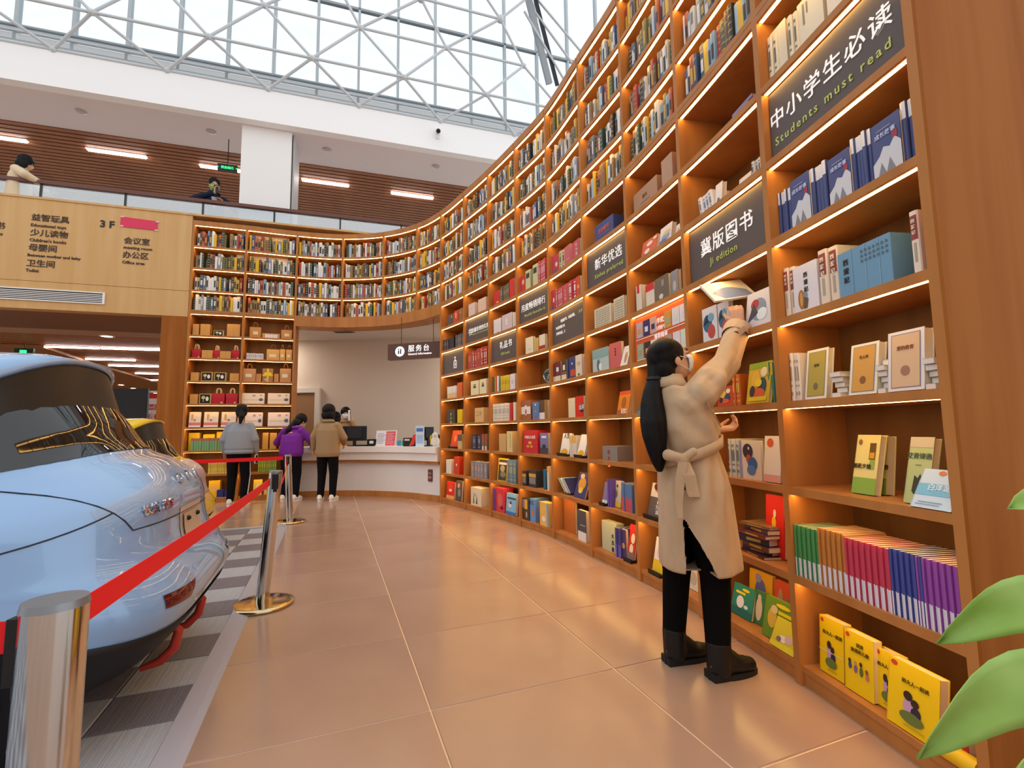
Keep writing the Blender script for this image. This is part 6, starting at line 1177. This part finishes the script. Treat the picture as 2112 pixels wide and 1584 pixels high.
def belt(B_, a, b, sag=.01, h=.048):
    a = Vector(a)-B_.location; b = Vector(b)-B_.location; d = (b-a); n = Vector((-d.y, d.x, 0)).normalized()*.0012; R_ = []
    for i in range(13):
        f = i/12; p = a+d*f-Vector((0, 0, sag*4*f*(1-f))); R_.append([p-n-Vector((0, 0, h/2)), p+n-Vector((0, 0, h/2)), p+n+Vector((0, 0, h/2)), p-n+Vector((0, 0, h/2))])
    mb = MB(); mb.loft(R_, RED, smooth=False); mb.build('belt', B_)
b1 = barrier('chrome belt barrier post nearest the camera, at the mat edge', -.737, .79, heads=(112, 190)); b2 = barrier('chrome belt barrier post leaning slightly, midway along the mat edge', -1.73, 3.37, (.085, -.04), .9); b3 = barrier('chrome belt barrier post farthest off, near the khaki jacket', -2.95, 6.38, (-.05, 0), .87, (-68, 190))
belt(b1, (-.737-.02, .79+.055, .862), (-1.655, 3.27, .842)); belt(b1, (-.785, .77, .862), (-1.9, .5, .862), 0); belt(b2, (-1.66, 3.39, .842), (-2.985, 6.33, .83), .12, .045); belt(b3, (-3.05, 6.36, .838), (-5.2, 5.9, .82), .01)
# ---------------------------------------------------------------- service counter
ct = thing('service_counter', 'long curved white service counter with oak trim and kick band', 'counter')
CW = M('#f2efec', .35); CW2 = M('#e9e6e6', .5)
cpts = [(-4.0, 8.74), (-3.6, 8.8), (-3.21, 8.84), (-2.75, 8.78), (-2.26, 8.62), (-1.8, 8.38), (-1.45, 8.1), (-1.24, 7.93)]
def dense(P, n=4):
    out = []
    for i in range(len(P)-1):
        p0 = Vector(P[max(i-1, 0)]); p1 = Vector(P[i]); p2 = Vector(P[i+1]); p3 = Vector(P[min(i+2, len(P)-1)])
        for k in range(n):
            t = k/n; out.append(.5*((2*p1)+(p2-p0)*t+(2*p0-5*p1+4*p2-p3)*t*t+(-p0+3*p1-3*p2+p3)*t**3))
    out.append(Vector(P[-1])); return out
cp_ = dense(cpts)
def cband(o0, o1, z0, z1, m, name):
    R_ = []
    for i, p_ in enumerate(cp_):
        t = (cp_[min(i+1, len(cp_)-1)]-cp_[max(i-1, 0)]).normalized(); n = Vector((-t.y, t.x)); a = p_+n*o0; b = p_+n*o1; R_.append([(a.x, a.y, z0), (a.x, a.y, z1), (b.x, b.y, z1), (b.x, b.y, z0)])
    mb = MB(); mb.loft(R_, m, smooth=False); return mb.build(name, ct)
cband(-.06, .6, .80, .90, CW, 'worktop'); cband(-.02, .5, .66, .80, CW, 'upper_fascia'); cband(.0, .5, .615, .66, WOOD, 'oak_trim'); cband(.06, .5, .1, .615, CW2, 'front'); cband(.03, .5, 0, .1, WOOD, 'kick_band')
pq = thing('plaque', 'small brown notice plaque on the counter front near bookcase', 'plaque', (-1.405, 8.125, .42)); mb = MB(); d = Vector((.77, -.64, 0)); n = Vector((-.64, -.77, 0)); pts = [d*x+Vector((0, 0, z)) for x, z in ((-.05, -.09), (-.04, -.1), (.04, -.1), (.05, -.09), (.05, .09), (.04, .1), (-.04, .1), (-.05, .09))]; mb.prism([p-n*.02 for p in pts], n*.028, M('#6a4034', .5)); mb.build('plate', pq)
for i, ch in enumerate('小心台阶'): text(ch, .05, frame(n*.0095+d*(-.022+.044*(i % 2))+Vector((0, 0, .02-.07*(i//2))), d, (0, 0, 1)), M('#c9a89a'), pq)
# hanging sign
hs = thing('hanging_sign', 'brown hanging sign reading general information over the counter', 'sign', (-2.2, 8.33, 2.57)); sd_ = Vector((.962, -.272, 0)); sn = Vector((-.272, -.962, 0))
mb = MB(); mb.obox(Vector((0, 0, -.14)), sd_*1.02, -sn*.1, (0, 0, .28), M('#5c3a30', .4)); mb.build('box', hs)
for a in (.24, .86): mb = MB(); mb.tube([sd_*a-sn*.05+Vector((0, 0, .14)), sd_*a-sn*.05+Vector((0, 0, .63))], .006, M('#3a3430'), 6); mb.build('rod', hs)
LW = M('#f4f8fc', .4, emit=.7); text('服务台', .125, frame(sd_*.40+sn*.002+Vector((0, 0, -.005)), sd_, (0, 0, 1)), LW, hs, 'lettering', 'LEFT', .006, spacing=1.3); text('General information', .055, frame(sd_*.40+sn*.002+Vector((0, 0, -.075)), sd_, (0, 0, 1)), LW, hs, 'lettering', 'LEFT', .01)
mb = MB(); P = [sd_*(.24+.09*math.cos(a*math.pi/14))+Vector((0, 0, .09*math.sin(a*math.pi/14))) for a in range(28)]; mb.prism([p+sn*.001 for p in P], sn*.002, LW); mb.build('round_logo', hs)
mb = MB()
for x0, z0, x1, z1 in ((-.035, -.045, -.01, .02), (.005, -.045, .03, .045), (-.035, .03, -.01, .05)): mb.obox(sd_*(.24+x0)+sn*.0035+Vector((0, 0, z0)), sd_*(x1-x0), sn*.001, (0, 0, z1-z0), M('#3a3040'))
mb.build('logo_figures', hs, kind='stuff')
def on_counter(x, y): return (x, y, .90)
def monitor(label, x, y, yaw, w=.44, h=.28, tilt=0):
    o = thing('monitor', label, 'monitor', on_counter(x, y), yaw); mb = MB(); mb.box((-w/2, -.02, .1), (w/2, .015, .1+h), M('#1a1b20', .45)); mb.box((-w*.3, -.045, .15), (w*.3, -.02, .08+h), M('#24252a', .5)); mb.build('screen_housing', o)
    mb = MB(); mb.box((-w/2+.012, .015, .112), (w/2-.012, .0165, .1+h-.012), M('#0c1018', .1)); mb.build('screen', o); mb = MB(); mb.box((-.03, -.04, .015), (.03, -.015, .2), BLACK); mb.build('stand', o); mb = MB(); mb.box((-.12, -.1, 0), (.12, .08, .015), BLACK); mb.build('base', o); return o
monitor('black desktop monitor seen from behind, beside khaki jacket woman', -3.02, 9.12, .15)
monitor('black till screen tilted up at the bookcase end of counter', -1.52, 8.5, .9, .26, .24)
kb = thing('keyboard', 'black keyboard lying under the desktop monitor', 'keyboard', on_counter(-2.78, 9.0), -.1); mb = MB(); mb.box((-.2, -.06, 0), (.2, .06, .02), BLACK); mb.build('case', kb); mb = MB()
for i in range(10):
    for j in range(4): mb.box((-.185+.037*i, -.05+.026*j, .02), (-.153+.037*i, -.028+.026*j, .026), M('#2c2d32'))
mb.build('keys', kb, kind='stuff')
pt = thing('receipt_printer', 'small black receipt printer on counter beside the monitor', 'printer', on_counter(-2.62, 8.98), -.2); mb = MB(); mb.box((-.09, -.08, 0), (.09, .1, .13), BLACK); mb.build('body', pt); mb = MB(); mb.box((-.04, -.081, .05), (.04, -.078, .1), M('#e8e4e0')); mb.build('receipt', pt)
ps = thing('notice_stand', 'white and pink notice stand on the middle of the counter', 'stand', on_counter(-2.36, 8.82), -.33)
mb = MB(); mb.obox((-.22, 0, 0), (.44, 0, 0), (0, .012, 0), (0, .05, .29), M('#f0e2e0', .3)); mb.build('panel', ps); mb = MB(); mb.box((-.22, -.01, 0), (.22, .1, .012), M('#e8e0e0', .3)); mb.build('foot', ps)
mb = MB(); mb.obox((.005, -.002, .012), (.195, 0, 0), (0, -.001, 0), (0, .045, .26), M('#e8606c')); mb.build('pink_sheet', ps); mb = MB(); mb.obox((-.2, -.002, .012), (.195, 0, 0), (0, -.001, 0), (0, .045, .26), M('#f4f2f6')); mb.build('white_sheet', ps)
mb = MB()
for i in range(7): mb.obox((-.18, -.0045+.006*i, .05+.03*i), (.13+.02*(i % 3), 0, 0), (0, -.001, 0), (0, .001, .008), M('#9a9ab4')); mb.obox((.03, -.0045+.006*i, .05+.03*i), (.12+.02*((i+1) % 3), 0, 0), (0, -.001, 0), (0, .001, .008), M('#f4d8dc'))
mb.build('printed_lines', ps, kind='stuff')
for i, (c, l_, xx) in enumerate((('#2f8fc8', 'tiny blue payment card stand beside the notice stand', -2.07), ('#3aa878', 'tiny green payment card stand beside the notice stand', -1.98))):
    q = thing('payment_stand', l_, 'stand', on_counter(xx, 8.68-.05*i), -.4); mb = MB(); mb.box((-.035, 0, 0), (.035, .01, .1), M(c)); mb.build('panel', q); mb = MB(); mb.box((-.035, -.02, 0), (.035, .03, .008), WHITE); mb.build('foot', q)
q = thing('price_card', 'tall pale blue notice board standing near the till screen', 'stand', on_counter(-1.63, 8.36), -.6); mb = MB(); mb.box((-.1, 0, 0), (.1, .012, .36), M('#cfe0f4', .4)); mb.build('panel', q); mb = MB(); mb.box((-.08, -.002, .26), (.08, 0, .32), M('#4a7ac0')); mb.box((-.08, -.002, .05), (.08, 0, .2), M('#a8c4e4')); mb.build('print', q)
q = thing('leaflet', 'red folded leaflet leaning on the black till printer', 'leaflet', on_counter(-1.8, 8.46), -.5); mb = MB(); mb.obox((-.05, 0, 0), (.1, .0, .03), (0, .006, 0), (.06, .04, .2), M('#d8281c')); mb.build('sheet', q)
q = thing('till_printer', 'low black till printer behind the red leaflet', 'printer', on_counter(-1.86, 8.58), -.5); mb = MB(); mb.box((-.09, -.06, 0), (.09, .1, .15), BLACK); mb.build('body', q); mb = MB(); mb.box((-.06, -.062, .1), (.06, -.06, .13), M('#d8d4d0')); mb.build('slot', q)
q = thing('plush_toy', 'white and yellow plush bird at the bookcase end of counter', 'toy', on_counter(-1.35, 8.3)); sculpt('body', [('e', (0, 0, .09), (.08, .07, .09)), ('e', (0, -.01, .19), (.055, .055, .055))], M('#f0e8da', .9), q, .008, 2); sculpt('wing', [('e', (-.07, 0, .13), (.02, .05, .07))], M('#e8c030', .9), q, .008, 2); sculpt('beak', [('c', (0, -.05, .19), (0, -.09, .18), .016, .008)], M('#e8a020'), q, .005, 1); sculpt('back_patch', [('e', (.03, .04, .13), (.06, .05, .09))], M('#1c1c22', .9), q, .008, 2)
q = thing('snack_bag', 'yellow and red snack bag by the desktop monitor', 'bag', on_counter(-3.22, 8.95), .2); mb = MB(); mb.loft([[(-.08, -.03, 0), (.08, -.03, 0), (.08, .03, 0), (-.08, .03, 0)], [(-.085, -.04, .1), (.085, -.04, .1), (.085, .04, .1), (-.085, .04, .1)], [(-.07, -.005, .2), (.09, -.005, .22), (.09, .005, .22), (-.07, .005, .2)]], M('#e0b030', .3), smooth=False); mb.build('pouch', q); mb = MB(); mb.box((-.05, -.043, .06), (.05, -.038, .12), M('#c83020')); mb.build('label_patch', q)
# ---------------------------------------------------------------- hall furniture far left
mo = thing('display_screen', 'large black display screen on a stand behind the cars', 'screen', (-7.27, 9.0, 0), math.radians(14)); mb = MB(); mb.box((-.3, -.03, 1.42), (.3, .03, 2.05), M('#1b1c22', .3)); mb.build('housing', mo); mb = MB(); mb.box((-.285, -.033, 1.45), (.285, -.03, 2.03), M('#23242c', .12)); mb.build('screen', mo); mb = MB(); mb.tube([(0, .03, 0), (0, .03, 1.45)], .03, BLACK, 8); mb.build('pole', mo); mb = MB(); mb.box((-.3, -.25, 0), (.3, .3, .03), BLACK); mb.build('base', mo)
mo = thing('tall_screen', 'dark narrow cabinet edge beside the black display screen', 'cabinet', (-7.9, 9.05, 0), math.radians(14)); mb = MB(); mb.box((-.1, -.1, 0), (.12, .1, 2.16), M('#16171c', .4)); mb.build('carcass', mo); mb = MB(); mb.box((-.1, -.105, .2), (.12, -.1, 2.1), M('#202128', .3)); mb.build('front_panel', mo)
gp_ = thing('gold_panel', 'gold shop sign panel behind the spoiler of blue car', 'sign', (-8.35, 9.1, 0), math.radians(14)); mb = MB(); mb.box((-.35, -.03, .3), (.33, .03, 2.1), M('#d8b070', .4)); mb.build('panel', gp_); text('SNO', .28, frame((-.02, -.033, 1.72), (1, 0, 0), (0, 0, 1)), M('#3a3028'), gp_); mb = MB(); mb.box((-.3, -.1, 0), (.3, .1, .3), M('#6a5030')); mb.build('plinth', gp_)
po = thing('poster_stand', 'white framed poster stand with red border and red characters', 'poster', (-7.55, 10.0, 0), math.radians(8)); mb = MB(); mb.tube([(-.3, 0, .0), (-.3, 0, 2.0), (-.24, 0, 2.07), (.24, 0, 2.07), (.3, 0, 2.0), (.3, 0, .0)], .022, WHITE, 8); mb.build('frame', po); mb = MB(); mb.box((-.28, -.01, .3), (.28, .01, 2.03), M('#d82c2c')); mb.build('red_sheet', po); mb = MB(); mb.box((-.23, -.014, .4), (.23, -.01, 1.93), M('#f6f0f0')); mb.build('white_sheet', po)
for s, z in (('感恩回馈', 1.7), ('充值有礼', 1.5)): text(s, .13, frame((0, -.016, z), (1, 0, 0), (0, 0, 1)), M('#d82034'), po, bold=.02, sx=.85)
mb = MB(); mb.box((-.32, -.2, 0), (.32, .2, .03), WHITE); mb.build('foot', po)
# ---------------------------------------------------------------- plant beside the end panel
pn = thing('potted_plant', 'broad leaved green houseplant reaching in beside the end panel', 'plant', (1.02, .72, 0))
mb = MB(); mb.lathe([(.0, 0), (.13, 0), (.17, .34), (.175, .36), (.155, .36), (.15, .33), (0, .33)], M('#d8d4cc', .5), seg=28); mb.build('pot', pn); mb = MB(); mb.lathe([(.152, .325), (0, .335)], M('#3a2a20', .9), seg=20); mb.build('soil', pn)
LEAF = noisy('leaf_green', '#86b24a', '#c0dc84', (6, 6, 6), .4, .4, 3, contrast=(.3, .75))
mb = MB(); mb.tube([(0, 0, .33), (.01, .0, .7), (0, .01, 1.1)], [.016, .013, .008], M('#7a9a4a', .6), 8); mb.build('stem', pn)
def leaf(base, mid, tip, width, roll=0):
    b, m_, t_ = (Vector(p)-Vector((1.02, .72, 0)) for p in (base, mid, tip)); R_ = []; n = 14
    for i in range(n+1):
        f = i/n; p = b*(1-f)**2+m_*2*f*(1-f)+t_*f*f; tg = ((m_-b)*(1-f)+(t_-m_)*f).normalized(); sd = tg.cross(Vector((.25, -1, .3+roll))).normalized(); up = sd.cross(tg); w = width*(math.sin(math.pi*min(1, f*.93+.06))**.75)*(1 if f < .98 else .05)
        R_.append([p+sd*w*x+up*(-.22*w*(1-abs(x)**1.2))+up*.012*abs(x)*math.sin(f*9) for x in (-1, -.7, -.35, 0, .35, .7, 1)])
    mb = MB(); mb.loft(R_, LEAF, close=False, caps=False); o = mb.build('leaf', pn); s_ = o.modifiers.new('t', 'SOLIDIFY'); s_.thickness = .0015
leaf((1.02, .72, .85), (.80, .74, .96), (.676, .80, .822), .042); leaf((1.02, .72, .72), (.72, .68, .90), (.589, .75, .683), .048); leaf((1.02, .73, .98), (.93, .78, 1.08), (.815, .80, 1.03), .035, .5); leaf((1.0, .70, .55), (.72, .62, .84), (.576, .6, .755), .035)
leaf((1.02, .72, .9), (1.15, .7, 1.15), (1.3, .65, 1.0), .045); leaf((1.02, .72, 1.05), (1.0, .6, 1.3), (1.05, .5, 1.35), .04); leaf((1.02, .72, .8), (1.15, .85, 1.0), (1.2, 1.0, .95), .04)
# ---------------------------------------------------------------- odds and ends on the low shelves
x, y, tx, ty = bp(14, .965, .02); rl = thing('paper_roll', 'yellow rolled poster lying along the lowest shelf by the end panel', 'roll', (x, y, BT(1)+.03)); mb = MB(); mb.tube([(-tx*.12, -ty*.12, 0), (tx*.02, ty*.02, 0)], .028, M('#f0c018', .45), 16); mb.build('paper', rl); mb = MB(); mb.tube([(-tx*.122, -ty*.122, 0), (-tx*.118, -ty*.118, 0)], .02, M('#f6e6b0'), 12); mb.build('end_spiral', rl)
